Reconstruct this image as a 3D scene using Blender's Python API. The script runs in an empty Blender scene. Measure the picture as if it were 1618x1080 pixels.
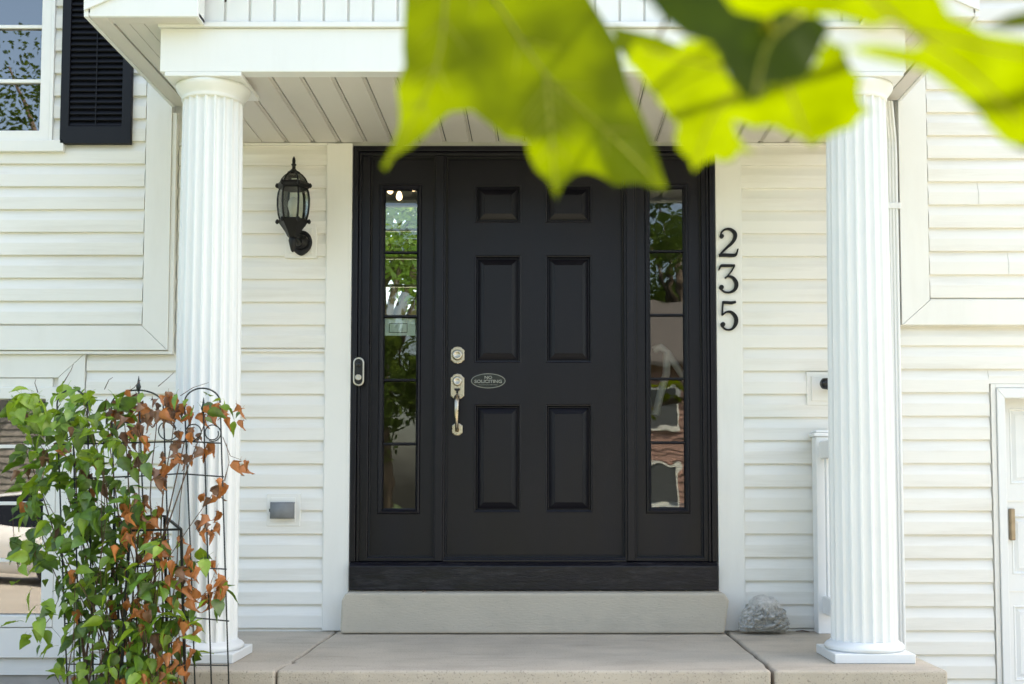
import bpy, bmesh, math, random
from mathutils import Vector, Matrix, noise

random.seed(7)
R = math.radians
scene = bpy.context.scene
col = scene.collection

# ------------------------------------------------------------------ camera, sky, sun, exposure
FPX, PPX, PPY, DIST = 1860.0, 855.0, 660.0, 6.0      # lens in photo pixels, principal point, metres to the door wall
PITCH = math.atan((770 - PPY) / FPX)
EYE = 0.7229                                         # above the porch floor
cam_d = bpy.data.cameras.new('camera')
cam = bpy.data.objects.new('camera', cam_d)
col.objects.link(cam)
scene.camera = cam
cam.location = (0, -DIST, EYE)
cam.rotation_euler = (math.pi / 2 + PITCH, 0, 0)
cam_d.sensor_width = 36
cam_d.lens = FPX / 1618 * 36
cam_d.shift_x = -(PPX - 809) / 1618
cam_d.shift_y = (PPY - 540) / 1618
cam_d.clip_start = 0.02
cam_d.clip_end = 500
cam_d.dof.use_dof = True
cam_d.dof.focus_distance = 5.7
cam_d.dof.aperture_fstop = 5.2

SUN_EL, SUN_AZ = R(56), R(56)                        # azimuth from +Y (behind the house) towards +X
world = bpy.data.worlds.new('World')
scene.world = world
world.use_nodes = True
wn = world.node_tree
sky = wn.nodes.new('ShaderNodeTexSky')
sky.sky_type = 'NISHITA'
sky.sun_disc = False
sky.sun_elevation = SUN_EL
sky.sun_rotation = SUN_AZ
sky.air_density = 1.0
sky.dust_density = 4.0
sky.ozone_density = 0.6
bg = wn.nodes['Background']
bg.inputs['Strength'].default_value = 0.15
wn.links.new(sky.outputs[0], bg.inputs[0])
sun_d = bpy.data.lights.new('sun', 'SUN')
sun_d.energy = 4.0
sun_d.angle = R(0.6)
sun_d.color = (1.0, 0.94, 0.85)
sun = bpy.data.objects.new('sun', sun_d)
col.objects.link(sun)
sdir = Vector((math.sin(SUN_AZ) * math.cos(SUN_EL), math.cos(SUN_AZ) * math.cos(SUN_EL), math.sin(SUN_EL)))
sun.rotation_euler = sdir.to_track_quat('Z', 'Y').to_euler()
sun.location = (4, 8, 12)
vs = scene.view_settings
vs.view_transform = 'Standard'
vs.look = 'None'
vs.gamma = 1
vs.exposure = 2.14
vs.use_white_balance = True
vs.white_balance_temperature = 7250
vs.white_balance_tint = 6
scene.cycles.max_bounces = 10
scene.cycles.transparent_max_bounces = 16

_c, _s = math.cos(PITCH), math.sin(PITCH)
def at(px, py, y):
    """point (X, Z) on the plane at depth y that the photograph shows at pixel px, py"""
    a = (px - PPX) / FPX
    b = (PPY - py) / FPX
    d = (a, _c - _s * b, _s + _c * b)
    t = (y + DIST) / d[1]
    return a * t, EYE + d[2] * t
def AX(px, py, y): return at(px, py, y)[0]
def AZ(px, py, y): return at(px, py, y)[1]

# ------------------------------------------------------------------ materials
MATS = {}
def nd(nt, t, **kw):
    n = nt.nodes.new(t)
    for k, v in kw.items():
        setattr(n, k, v)
    return n
def mat(name, color, rough=0.5, metal=0.0, var=0.0, vscale=6.0, bump=0.0, bscale=80.0, spec=0.5, dirt=None, dscale=(1, 1, 1),
        damount=0.3, stretch=(1, 1, 1), coat=0.0, speck=None, sscale=150.0, sthr=0.62):
    m = bpy.data.materials.new(name)
    m.use_nodes = True
    nt = m.node_tree
    b = nt.nodes['Principled BSDF']
    b.inputs['Base Color'].default_value = (*color, 1)
    b.inputs['Roughness'].default_value = rough
    b.inputs['Metallic'].default_value = metal
    b.inputs['Specular IOR Level'].default_value = spec
    b.inputs['Coat Weight'].default_value = coat
    geo = nd(nt, 'ShaderNodeNewGeometry')
    mp = nd(nt, 'ShaderNodeMapping')
    mp.inputs['Scale'].default_value = stretch
    nt.links.new(geo.outputs['Position'], mp.inputs['Vector'])
    last = None
    if var > 0:
        n = nd(nt, 'ShaderNodeTexNoise')
        n.inputs['Scale'].default_value = vscale
        n.inputs['Detail'].default_value = 5
        nt.links.new(mp.outputs[0], n.inputs['Vector'])
        hs = nd(nt, 'ShaderNodeHueSaturation')
        mr = nd(nt, 'ShaderNodeMapRange')
        mr.inputs['From Min'].default_value = 0.25
        mr.inputs['From Max'].default_value = 0.75
        mr.inputs['To Min'].default_value = 1 - var
        mr.inputs['To Max'].default_value = 1 + var
        nt.links.new(n.outputs['Fac'], mr.inputs['Value'])
        nt.links.new(mr.outputs[0], hs.inputs['Value'])
        hs.inputs['Color'].default_value = (*color, 1)
        last = hs.outputs[0]
        rr = nd(nt, 'ShaderNodeMapRange')
        rr.inputs['To Min'].default_value = max(0.02, rough - 0.12)
        rr.inputs['To Max'].default_value = min(1, rough + 0.12)
        nt.links.new(n.outputs['Fac'], rr.inputs['Value'])
        nt.links.new(rr.outputs[0], b.inputs['Roughness'])
    if dirt:
        m2 = nd(nt, 'ShaderNodeMapping')
        m2.inputs['Scale'].default_value = dscale
        nt.links.new(geo.outputs['Position'], m2.inputs['Vector'])
        n2 = nd(nt, 'ShaderNodeTexNoise')
        n2.inputs['Scale'].default_value = 1.0
        n2.inputs['Detail'].default_value = 7
        n2.inputs['Roughness'].default_value = 0.65
        nt.links.new(m2.outputs[0], n2.inputs['Vector'])
        r2 = nd(nt, 'ShaderNodeMapRange')
        r2.inputs['From Min'].default_value = 0.5
        r2.inputs['From Max'].default_value = 0.78
        r2.inputs['To Max'].default_value = damount
        nt.links.new(n2.outputs['Fac'], r2.inputs['Value'])
        mx = nd(nt, 'ShaderNodeMixRGB')
        mx.inputs['Color1'].default_value = (*color, 1)
        mx.inputs['Color2'].default_value = (*dirt, 1)
        if last: nt.links.new(last, mx.inputs['Color1'])
        nt.links.new(r2.outputs[0], mx.inputs['Fac'])
        last = mx.outputs[0]
    if speck:
        n4 = nd(nt, 'ShaderNodeTexNoise')
        n4.inputs['Scale'].default_value = sscale
        n4.inputs['Detail'].default_value = 3
        nt.links.new(geo.outputs['Position'], n4.inputs['Vector'])
        r4 = nd(nt, 'ShaderNodeMapRange')
        r4.inputs['From Min'].default_value = sthr
        r4.inputs['From Max'].default_value = sthr + 0.08
        r4.inputs['To Max'].default_value = 0.75
        nt.links.new(n4.outputs['Fac'], r4.inputs['Value'])
        m4 = nd(nt, 'ShaderNodeMixRGB')
        m4.inputs['Color1'].default_value = (*color, 1)
        m4.inputs['Color2'].default_value = (*speck, 1)
        if last: nt.links.new(last, m4.inputs['Color1'])
        nt.links.new(r4.outputs[0], m4.inputs['Fac'])
        last = m4.outputs[0]
    if last: nt.links.new(last, b.inputs['Base Color'])
    if bump > 0:
        n3 = nd(nt, 'ShaderNodeTexNoise')
        n3.inputs['Scale'].default_value = bscale
        n3.inputs['Detail'].default_value = 4
        nt.links.new(mp.outputs[0], n3.inputs['Vector'])
        bp = nd(nt, 'ShaderNodeBump')
        bp.inputs['Strength'].default_value = bump
        bp.inputs['Distance'].default_value = 0.004
        nt.links.new(n3.outputs['Fac'], bp.inputs['Height'])
        nt.links.new(bp.outputs[0], b.inputs['Normal'])
    MATS[name] = m
    return m

def leaf_mat(name, refl, trans, tw=0.5, rough=0.45, var=0.25, vscale=30.0, gloss=0.04):
    m = bpy.data.materials.new(name)
    m.use_nodes = True
    nt = m.node_tree
    nt.nodes.remove(nt.nodes['Principled BSDF'])
    out = nt.nodes['Material Output']
    geo = nd(nt, 'ShaderNodeNewGeometry')
    n = nd(nt, 'ShaderNodeTexNoise')
    n.inputs['Scale'].default_value = vscale
    n.inputs['Detail'].default_value = 4
    nt.links.new(geo.outputs['Position'], n.inputs['Vector'])
    oi = nd(nt, 'ShaderNodeObjectInfo')
    ad = nd(nt, 'ShaderNodeMath', operation='ADD')
    nt.links.new(n.outputs['Fac'], ad.inputs[0])
    ml = nd(nt, 'ShaderNodeMath', operation='MULTIPLY')
    ml.inputs[1].default_value = 0.5
    nt.links.new(oi.outputs['Random'], ml.inputs[0])
    nt.links.new(ml.outputs[0], ad.inputs[1])
    mr = nd(nt, 'ShaderNodeMapRange')
    mr.inputs['From Min'].default_value = 0.35
    mr.inputs['From Max'].default_value = 1.15
    mr.inputs['To Min'].default_value = 1 - var
    mr.inputs['To Max'].default_value = 1 + var
    nt.links.new(ad.outputs[0], mr.inputs['Value'])
    outs = []
    for c in (refl, trans):
        h = nd(nt, 'ShaderNodeHueSaturation')
        h.inputs['Color'].default_value = (*c, 1)
        nt.links.new(mr.outputs[0], h.inputs['Value'])
        outs.append(h.outputs[0])
    d = nd(nt, 'ShaderNodeBsdfDiffuse')
    t = nd(nt, 'ShaderNodeBsdfTranslucent')
    nt.links.new(outs[0], d.inputs['Color'])
    nt.links.new(outs[1], t.inputs['Color'])
    mx = nd(nt, 'ShaderNodeMixShader')
    mx.inputs[0].default_value = tw
    nt.links.new(d.outputs[0], mx.inputs[1])
    nt.links.new(t.outputs[0], mx.inputs[2])
    g = nd(nt, 'ShaderNodeBsdfGlossy')
    g.inputs['Roughness'].default_value = rough
    mg = nd(nt, 'ShaderNodeMixShader')
    mg.inputs[0].default_value = gloss
    nt.links.new(mx.outputs[0], mg.inputs[1])
    nt.links.new(g.outputs[0], mg.inputs[2])
    nt.links.new(mg.outputs[0], out.inputs['Surface'])
    MATS[name] = m
    return m

def glass_mat(name, ior=1.7, tint=(1, 1, 1), wave=0.0, wscale=6.0, rough=0.0):
    m = bpy.data.materials.new(name)
    m.use_nodes = True
    nt = m.node_tree
    nt.nodes.remove(nt.nodes['Principled BSDF'])
    out = nt.nodes['Material Output']
    fr = nd(nt, 'ShaderNodeFresnel')
    fr.inputs['IOR'].default_value = ior
    tr = nd(nt, 'ShaderNodeBsdfTransparent')
    tr.inputs['Color'].default_value = (*tint, 1)
    gl = nd(nt, 'ShaderNodeBsdfGlossy')
    gl.inputs['Roughness'].default_value = rough
    if wave > 0:
        geo = nd(nt, 'ShaderNodeNewGeometry')
        n = nd(nt, 'ShaderNodeTexNoise')
        n.inputs['Scale'].default_value = wscale
        n.inputs['Detail'].default_value = 1
        nt.links.new(geo.outputs['Position'], n.inputs['Vector'])
        bp = nd(nt, 'ShaderNodeBump')
        bp.inputs['Strength'].default_value = wave
        bp.inputs['Distance'].default_value = 0.01
        nt.links.new(n.outputs['Fac'], bp.inputs['Height'])
        nt.links.new(bp.outputs[0], gl.inputs['Normal'])
    mx = nd(nt, 'ShaderNodeMixShader')
    nt.links.new(fr.outputs[0], mx.inputs[0])
    nt.links.new(tr.outputs[0], mx.inputs[1])
    nt.links.new(gl.outputs[0], mx.inputs[2])
    nt.links.new(mx.outputs[0], out.inputs['Surface'])
    MATS[name] = m
    return m

def emit_mat(name, c, s):
    m = bpy.data.materials.new(name)
    m.use_nodes = True
    nt = m.node_tree
    nt.nodes.remove(nt.nodes['Principled BSDF'])
    e = nd(nt, 'ShaderNodeEmission')
    e.inputs[0].default_value = (*c, 1)
    e.inputs[1].default_value = s
    nt.links.new(e.outputs[0], nt.nodes['Material Output'].inputs[0])
    MATS[name] = m

mat('vinyl', (0.80, 0.785, 0.735), 0.42, var=0.03, vscale=2.5, bump=0.12, bscale=60, stretch=(0.15, 1, 1.5),
    dirt=(0.40, 0.34, 0.24), dscale=(1.1, 1.0, 14.0), damount=0.30)
mat('trim', (0.80, 0.79, 0.745), 0.38, var=0.02, vscale=3, bump=0.05, bscale=90, dirt=(0.45, 0.40, 0.32), dscale=(9, 9, 1.6), damount=0.12)
mat('column_white', (0.77, 0.78, 0.77), 0.36, var=0.015, vscale=4, bump=0.04, bscale=70, dirt=(0.5, 0.48, 0.40), dscale=(10, 10, 1.2), damount=0.12)
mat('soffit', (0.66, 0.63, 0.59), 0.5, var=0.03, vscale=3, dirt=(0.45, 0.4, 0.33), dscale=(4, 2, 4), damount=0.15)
mat('black_paint', (0.0036, 0.0032, 0.0072), 0.36, spec=0.30, var=0.15, vscale=5, bump=0.18, bscale=420, stretch=(1, 1, 0.25), dirt=(0.007, 0.0065, 0.008), dscale=(6, 6, 3), damount=0.5)
mat('sill_paint', (0.0035, 0.003, 0.0068), 0.36, spec=0.36, var=0.3, vscale=20, bump=0.5, bscale=120, stretch=(0.3, 1, 1), dirt=(0.05, 0.048, 0.055), dscale=(8, 8, 40), damount=0.6)
mat('shutter_black', (0.004, 0.0045, 0.007), 0.5, spec=0.3, bump=0.3, bscale=300)
mat('nickel', (0.52, 0.45, 0.35), 0.3, metal=1.0, var=0.1, vscale=40)
mat('iron_black', (0.006, 0.0055, 0.006), 0.42, spec=0.35, bump=0.4, bscale=150)
mat('wire_green', (0.006, 0.012, 0.012), 0.45)
mat('gasket', (0.005, 0.005, 0.006), 0.7)
mat('number_black', (0.004, 0.0045, 0.005), 0.5, spec=0.3)
mat('grey_metal', (0.20, 0.205, 0.21), 0.55, metal=0.1, var=0.15, vscale=20)
mat('plastic_black', (0.008, 0.008, 0.010), 0.25)
mat('silver', (0.55, 0.51, 0.44), 0.35, metal=1.0)
mat('white_vinyl', (0.82, 0.82, 0.81), 0.38)
mat('handle_brass', (0.34, 0.27, 0.19), 0.4, metal=0.8, var=0.2, vscale=30)
mat('concrete', (0.47, 0.41, 0.33), 0.88, var=0.13, vscale=3.5, bump=0.55, bscale=160, dirt=(0.27, 0.235, 0.20), dscale=(2.2, 7, 6), damount=0.6, speck=(0.22, 0.19, 0.16), sscale=130, sthr=0.60)
mat('step_concrete', (0.49, 0.44, 0.355), 0.88, var=0.07, vscale=6, bump=0.45, bscale=120, stretch=(0.3, 1, 1), dirt=(0.31, 0.28, 0.23), dscale=(4, 5, 9), damount=0.5, speck=(0.28, 0.25, 0.21), sscale=140, sthr=0.63)
mat('joint_dark', (0.05, 0.042, 0.036), 0.95)
mat('foundation', (0.40, 0.37, 0.33), 0.9, var=0.15, vscale=8, bump=0.5, bscale=50)
mat('soil', (0.045, 0.032, 0.024), 0.95, var=0.4, vscale=20, bump=1.0, bscale=40)
mat('grass', (0.055, 0.085, 0.02), 0.9, var=0.35, vscale=3, bump=0.6, bscale=30)
mat('asphalt', (0.055, 0.055, 0.055), 0.9, var=0.2, vscale=4)
mat('drive', (0.36, 0.33, 0.29), 0.9, var=0.12, vscale=2)
mat('shingle', (0.10, 0.09, 0.085), 0.9, var=0.3, vscale=12)
mat('stone', (0.50, 0.485, 0.45), 0.85, var=0.14, vscale=40, bump=0.6, bscale=120, dirt=(0.13, 0.12, 0.11), dscale=(55, 55, 55), damount=0.6)
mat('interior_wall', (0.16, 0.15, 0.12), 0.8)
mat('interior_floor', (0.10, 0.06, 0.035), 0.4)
mat('chair_white', (0.75, 0.75, 0.74), 0.35)
mat('paper', (0.62, 0.72, 0.70), 0.6)
mat('ink', (0.03, 0.06, 0.06), 0.6)
mat('sign_black', (0.006, 0.008, 0.007), 0.25)
mat('sign_gold', (0.25, 0.255, 0.225), 0.5)
mat('bark', (0.10, 0.075, 0.055), 0.9, var=0.3, vscale=15, bump=1.0, bscale=25, stretch=(1, 1, 0.2))
mat('vine_stem', (0.10, 0.055, 0.03), 0.7, var=0.3, vscale=30)
mat('twig', (0.16, 0.10, 0.05), 0.7)
mat('brick_pink', (0.36, 0.22, 0.185), 0.85, var=0.12, vscale=3)
mat('siding_grey', (0.34, 0.31, 0.29), 0.7, var=0.1, vscale=2)
mat('far_pane', (0.10, 0.11, 0.12), 0.1)
mat('car_white', (0.75, 0.75, 0.74), 0.2, coat=0.6)
mat('car_glass', (0.01, 0.01, 0.012), 0.05)
mat('tyre', (0.012, 0.012, 0.012), 0.8)
mat('bulb_glass', (0.8, 0.8, 0.78), 0.2)
emit_mat('bulb_lit', (1.0, 0.72, 0.42), 1.6)
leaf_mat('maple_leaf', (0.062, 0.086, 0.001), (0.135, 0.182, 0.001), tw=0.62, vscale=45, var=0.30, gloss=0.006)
leaf_mat('maple_leaf_shaded', (0.022, 0.042, 0.001), (0.045, 0.075, 0.001), tw=0.5, vscale=18, var=0.12, gloss=0.01)  # darker copy of the maple leaf colours, shade of overlapping leaves put into them
leaf_mat('maple_vein', (0.25, 0.26, 0.012), (0.5, 0.56, 0.02), tw=0.15, vscale=18, var=0.1)
leaf_mat('vine_green', (0.095, 0.19, 0.022), (0.22, 0.38, 0.015), tw=0.3, var=0.62, gloss=0.06)
leaf_mat('vine_light', (0.22, 0.34, 0.03), (0.36, 0.52, 0.03), tw=0.35, var=0.3, gloss=0.05)
leaf_mat('vine_orange', (0.44, 0.165, 0.05), (0.5, 0.19, 0.04), tw=0.3, var=0.35)
leaf_mat('vine_brown', (0.23, 0.125, 0.075), (0.24, 0.12, 0.06), tw=0.2, var=0.4)
leaf_mat('garden_leaf', (0.10, 0.17, 0.035), (0.34, 0.48, 0.08), tw=0.5, var=0.5, vscale=1.2)
leaf_mat('tree_leaf', (0.075, 0.125, 0.025), (0.14, 0.22, 0.03), tw=0.35, var=0.5, vscale=1.2)
glass_mat('window_glass', 3.0, (0.75, 0.78, 0.78), wave=0.06, wscale=3.0)
glass_mat('sidelight_glass', 1.75, (0.95, 0.97, 0.95), wave=0.035, wscale=8.0)
glass_mat('lantern_glass', 2.1, (0.86, 0.89, 0.82), wave=0.25, wscale=40.0, rough=0.25)

# ------------------------------------------------------------------ mesh helpers
class MB:
    def __init__(self): self.v, self.f = [], []
    def add(self, vs_, fs):
        n = len(self.v)
        self.v += [tuple(p) for p in vs_]
        self.f += [tuple(i + n for i in f) for f in fs]
        return self
    def box(self, x0, x1, y0, y1, z0, z1):
        return self.add([(x0, y0, z0), (x1, y0, z0), (x1, y1, z0), (x0, y1, z0), (x0, y0, z1), (x1, y0, z1), (x1, y1, z1), (x0, y1, z1)],
                        [(0, 3, 2, 1), (4, 5, 6, 7), (0, 1, 5, 4), (1, 2, 6, 5), (2, 3, 7, 6), (3, 0, 4, 7)])
    def prism_y(self, poly, y0, y1):
        """polygon of (x, z) extruded from y0 (front) to y1"""
        n = len(poly)
        a = sum(poly[i][0] * poly[(i + 1) % n][1] - poly[(i + 1) % n][0] * poly[i][1] for i in range(n))
        if a < 0: poly = poly[::-1]
        vs_ = [(p[0], y0, p[1]) for p in poly] + [(p[0], y1, p[1]) for p in poly]
        fs = [tuple(range(n)), tuple(range(2 * n - 1, n - 1, -1))]
        fs += [((i + 1) % n, i, n + i, n + (i + 1) % n) for i in range(n)]
        return self.add(vs_, fs)
    def prism_x(self, prof, x0, x1):
        """profile of (y, z) extruded along x"""
        n = len(prof)
        vs_ = [(x0, p[0], p[1]) for p in prof] + [(x1, p[0], p[1]) for p in prof]
        fs = [tuple(range(n)), tuple(range(2 * n - 1, n - 1, -1))]
        fs += [((i + 1) % n, i, n + i, n + (i + 1) % n) for i in range(n)]
        return self.add(vs_, fs)
    def lathe(self, prof, c, n=24, axis='z', sx=1, sy=1):
        """profile of (radius, height)"""
        vs_ = []
        for r, h in prof:
            for k in range(n):
                a = 2 * math.pi * k / n
                p = (r * math.cos(a) * sx, r * math.sin(a) * sy, h)
                if axis == 'y': p = (p[0], -h, p[1])
                vs_.append((c[0] + p[0], c[1] + p[1], c[2] + p[2]))
        fs = []
        m = len(prof)
        for i in range(m - 1):
            for k in range(n):
                k2 = (k + 1) % n
                fs.append((i * n + k, i * n + k2, (i + 1) * n + k2, (i + 1) * n + k))
        fs.append(tuple(range(n - 1, -1, -1)))
        fs.append(tuple(range((m - 1) * n, m * n)))
        return self.add(vs_, fs)
    def tube(self, pts, r, n=6):
        pts = [Vector(p) for p in pts]
        rs = r if isinstance(r, (list, tuple)) else [r] * len(pts)
        vs_, fs = [], []
        up = None
        for i, p in enumerate(pts):
            d = (pts[min(i + 1, len(pts) - 1)] - pts[max(i - 1, 0)])
            if d.length < 1e-9: d = Vector((0, 0, 1))
            d.normalize()
            if up is None:
                up = d.orthogonal().normalized()
            else:
                up = (up - d * up.dot(d))
                if up.length < 1e-6: up = d.orthogonal()
                up.normalize()
            w = d.cross(up)
            for k in range(n):
                a = 2 * math.pi * k / n
                vs_.append(p + (up * math.cos(a) + w * math.sin(a)) * rs[i])
        for i in range(len(pts) - 1):
            for k in range(n):
                k2 = (k + 1) % n
                fs.append((i * n + k, i * n + k2, (i + 1) * n + k2, (i + 1) * n + k))
        fs.append(tuple(range(n - 1, -1, -1)))
        fs.append(tuple(range((len(pts) - 1) * n, len(pts) * n)))
        return self.add(vs_, fs)
    def grid(self, x0, x1, z0, z1, holes, y0, y1):
        """slab from y0 to y1 with rectangular holes (hx0, hx1, hz0, hz1), built from butted boxes"""
        xs = sorted({x0, x1, *[min(max(h[i], x0), x1) for h in holes for i in (0, 1)]})
        zs = sorted({z0, z1, *[min(max(h[i], z0), z1) for h in holes for i in (2, 3)]})
        idx, vs_, fs = {}, [], []
        def V(i, j, k):
            if (i, j, k) not in idx:
                idx[(i, j, k)] = len(vs_)
                vs_.append((xs[i], (y0, y1)[k], zs[j]))
            return idx[(i, j, k)]
        def solid(i, j):
            if i < 0 or j < 0 or i >= len(xs) - 1 or j >= len(zs) - 1: return False
            cx, cz = (xs[i] + xs[i + 1]) / 2, (zs[j] + zs[j + 1]) / 2
            return not any(h[0] < cx < h[1] and h[2] < cz < h[3] for h in holes)
        for i in range(len(xs) - 1):
            for j in range(len(zs) - 1):
                if not solid(i, j): continue
                fs.append((V(i, j, 0), V(i + 1, j, 0), V(i + 1, j + 1, 0), V(i, j + 1, 0)))
                fs.append((V(i, j, 1), V(i, j + 1, 1), V(i + 1, j + 1, 1), V(i + 1, j, 1)))
                if not solid(i - 1, j): fs.append((V(i, j, 0), V(i, j + 1, 0), V(i, j + 1, 1), V(i, j, 1)))
                if not solid(i + 1, j): fs.append((V(i + 1, j, 0), V(i + 1, j, 1), V(i + 1, j + 1, 1), V(i + 1, j + 1, 0)))
                if not solid(i, j - 1): fs.append((V(i, j, 0), V(i, j, 1), V(i + 1, j, 1), V(i + 1, j, 0)))
                if not solid(i, j + 1): fs.append((V(i, j + 1, 0), V(i + 1, j + 1, 0), V(i + 1, j + 1, 1), V(i, j + 1, 1)))
        return self.add(vs_, fs)
    def mesh(self, name, m=None, org=(0, 0, 0), smooth=False):
        me = bpy.data.meshes.new(name)
        o = Vector(org)
        me.from_pydata([Vector(p) - o for p in self.v], [], self.f)
        if m: me.materials.append(MATS[m])
        if smooth:
            me.polygons.foreach_set('use_smooth', [True] * len(me.polygons))
        me.update()
        return me
    def build(self, name, m, parent=None, org=None, smooth=False, bevel=0.0, bseg=2, label=None, angle=None):
        if org is None:
            org = root_loc(parent)
        me = self.mesh(name, m, org, smooth)
        o = bpy.data.objects.new(name, me)
        col.objects.link(o)
        if parent: o.parent = parent
        if bevel > 0:
            b = o.modifiers.new('bevel', 'BEVEL')
            b.width = bevel
            b.segments = bseg
            b.limit_method = 'ANGLE'
            b.angle_limit = R(angle or 40)
        if label: o['label'] = label
        return o
def root_loc(o):
    if o is None: return (0, 0, 0)
    while o.parent: o = o.parent
    return tuple(o.location)
def tag(o, label=None, cat=None, group=None, kind=None):
    if label: o['label'] = label
    if cat: o['category'] = cat
    if group: o['group'] = group
    if kind: o['kind'] = kind
    return o
def thing(name, label, cat, loc=(0, 0, 0), group=None):
    o = bpy.data.objects.new(name, None)
    o.empty_display_size = 0.1
    col.objects.link(o)
    o.location = loc
    return tag(o, label, cat, group)
def inst(name, me, parent, loc=(0, 0, 0), rot=None, scale=None, matrix=None):
    o = bpy.data.objects.new(name, me)
    col.objects.link(o)
    o.parent = parent
    if matrix is not None:
        o.matrix_local = matrix
    else:
        o.location = loc
        if rot: o.rotation_euler = rot
        if scale: o.scale = scale
    return o

GROUND = -0.85
# ------------------------------------------------------------------ ground
tag(MB().box(-70, 70, -90, 60, GROUND - 0.3, GROUND).build('lawn', 'grass'), 'wide green lawn', None, kind='structure')
tag(MB().box(2.1, 7.4, -16.996, -0.02, GROUND - 0.05, GROUND + 0.012).build('driveway', 'drive'), kind='structure')
tag(MB().box(-69, 69, -24, -17, GROUND - 0.05, GROUND + 0.008).build('road', 'asphalt'), kind='structure')
tag(MB().box(-0.9, 0.85, -8, -2.4, GROUND - 0.05, GROUND + 0.012).build('path', 'drive'), kind='structure')
tag(MB().box(-12, -6, -16.996, -3, GROUND - 0.05, GROUND + 0.012).build('side_driveway', 'drive'), kind='structure')

# planting bed beside and before the porch
bm_ = MB()
nx, ny = 30, 24
for j in range(ny + 1):
    for i in range(nx + 1):
        x = -4.6 + 3.7 * i / nx
        y = -2.9 + 2.9 * j / ny
        e = min(1, (x + 4.6) / 0.5 + 0.0, (-0.9 - x) / 0.5, (y + 2.9) / 0.6)
        z = GROUND - 0.02 + (0.52) * max(0, e) ** 0.6 + 0.02 * noise.noise(Vector((x * 6, y * 6, 0)))
        bm_.v.append((x, y - 0.01, z))
for j in range(ny):
    for i in range(nx):
        a = j * (nx + 1) + i
        bm_.f.append((a, a + 1, a + nx + 2, a + nx + 1))
tag(bm_.build('planting_bed', 'soil', smooth=True), kind='structure')

# porch floor: three cast slabs with open joints, the middle one in line with the step
PF, PL, PRR = -1.29, -1.69, 1.61
porch = MB().box(PL + 0.02, PRR - 0.02, PF + 0.02, -0.001, GROUND - 0.05, -0.11).build('porch_floor', 'joint_dark')
tag(porch, 'beige concrete porch floor cast in three slabs', kind='structure')
def slab(poly):
    b = bmesh.new()
    # poly (x, y) counter clockwise; top at 0
    top = [b.verts.new((x, y, 0)) for x, y in poly]
    f = b.faces.new(top)
    r = bmesh.ops.extrude_face_region(b, geom=[f])
    bmesh.ops.translate(b, vec=(0, 0, -0.35), verts=[v for v in r['geom'] if isinstance(v, bmesh.types.BMVert)])
    bmesh.ops.recalc_face_normals(b, faces=b.faces)
    me = bpy.data.meshes.new('concrete_slab')
    b.to_mesh(me); b.free()
    me.materials.append(MATS['concrete'])
    o = bpy.data.objects.new('concrete_slab', me)
    col.objects.link(o); o.parent = porch
    md = o.modifiers.new('bevel', 'BEVEL'); md.width = 0.012; md.segments = 3; md.limit_method = 'ANGLE'; md.angle_limit = R(60)
    return o
JL = [(-1.03, -0.003), (-1.028, -0.2), (-1.035, -0.55), (-1.03, -0.85), (-1.04, -1.02), (-1.022, -1.08), (-1.045, -1.14), (-1.05, PF)]
JR = [(0.925, -0.003), (0.928, -0.3), (0.922, -0.7), (0.927, -0.86), (0.921, -0.9), (0.926, -1.1), (0.915, -1.2), (0.918, PF)]
g = 0.0035
slab([(PL, PF)] + [(x - g, y) for x, y in JL[::-1]] + [(PL, -0.003)])
slab([(x + g, y) for x, y in JL[::-1]][0:1] + [(x - 2 * g, y) for x, y in JR[::-1]] + [(x + g, y) for x, y in JL[:-1]])
slab([(x + 2 * g, y) for x, y in JR[::-1]][0:1] + [(PRR, PF), (PRR, -0.003)] + [(x + 2 * g, y) for x, y in JR[:-1]])
# crumbs of the chipped edge at the left joint and the lower steps to the path
def step_block(name, x0, x1, y0, y1, z0, z1, r=0.012):
    return MB().box(x0, x1, y0, y1, z0, z1).build(name, 'step_concrete', bevel=r, bseg=3)
st = MB().prism_y([(AX(537, 1003, -0.15), 0.004), (AX(1145, 1003, -0.15), 0.004), (0.928, 0.165), (0.905, 0.203), (-0.965, 0.203), (-0.985, 0.165)], -0.15, -0.0295)
st = st.build('door_step', 'step_concrete', bevel=0.012, bseg=3)
tag(st, 'pale concrete step below the black door', kind='structure')
for k in range(3):
    tag(step_block('porch_step', -1.0, 0.9, PF - 0.32 * (k + 1), PF - 0.32 * k - 0.003, GROUND - 0.02, -0.19 - 0.19 * k), kind='structure')

# ------------------------------------------------------------------ the house
house = thing('house', 'white vinyl-sided house with a columned porch and a black six-panel front door', 'house', (0, 0, 0))
UX0, UX1 = AX(557, 400, -0.02), AX(1130, 400, -0.02)      # the door unit
UZ0, UZ1 = 0.207, AZ(855, 231, -0.02)
SOF = 2.498                                               # porch ceiling
WLH = (-4.0, AX(84, 100, -0.03), AZ(40, 224, -0.03), 3.95)  # upper left window opening
WLL = (-4.0, AX(90, 800, 0), AZ(40, 990, 0), AZ(40, 612, 0)) # lower left window opening
BAYL_X = AX(270, 400, -0.03)
BAYL_Z = AZ(150, 555, -0.03)
RW_Y = -0.10
RX = 1.80
BAYR_Z = AZ(1500, 515, RW_Y - 0.03)
GAX, GAZ = AX(1583, 800, RW_Y), AZ(1600, 618, RW_Y)

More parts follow.
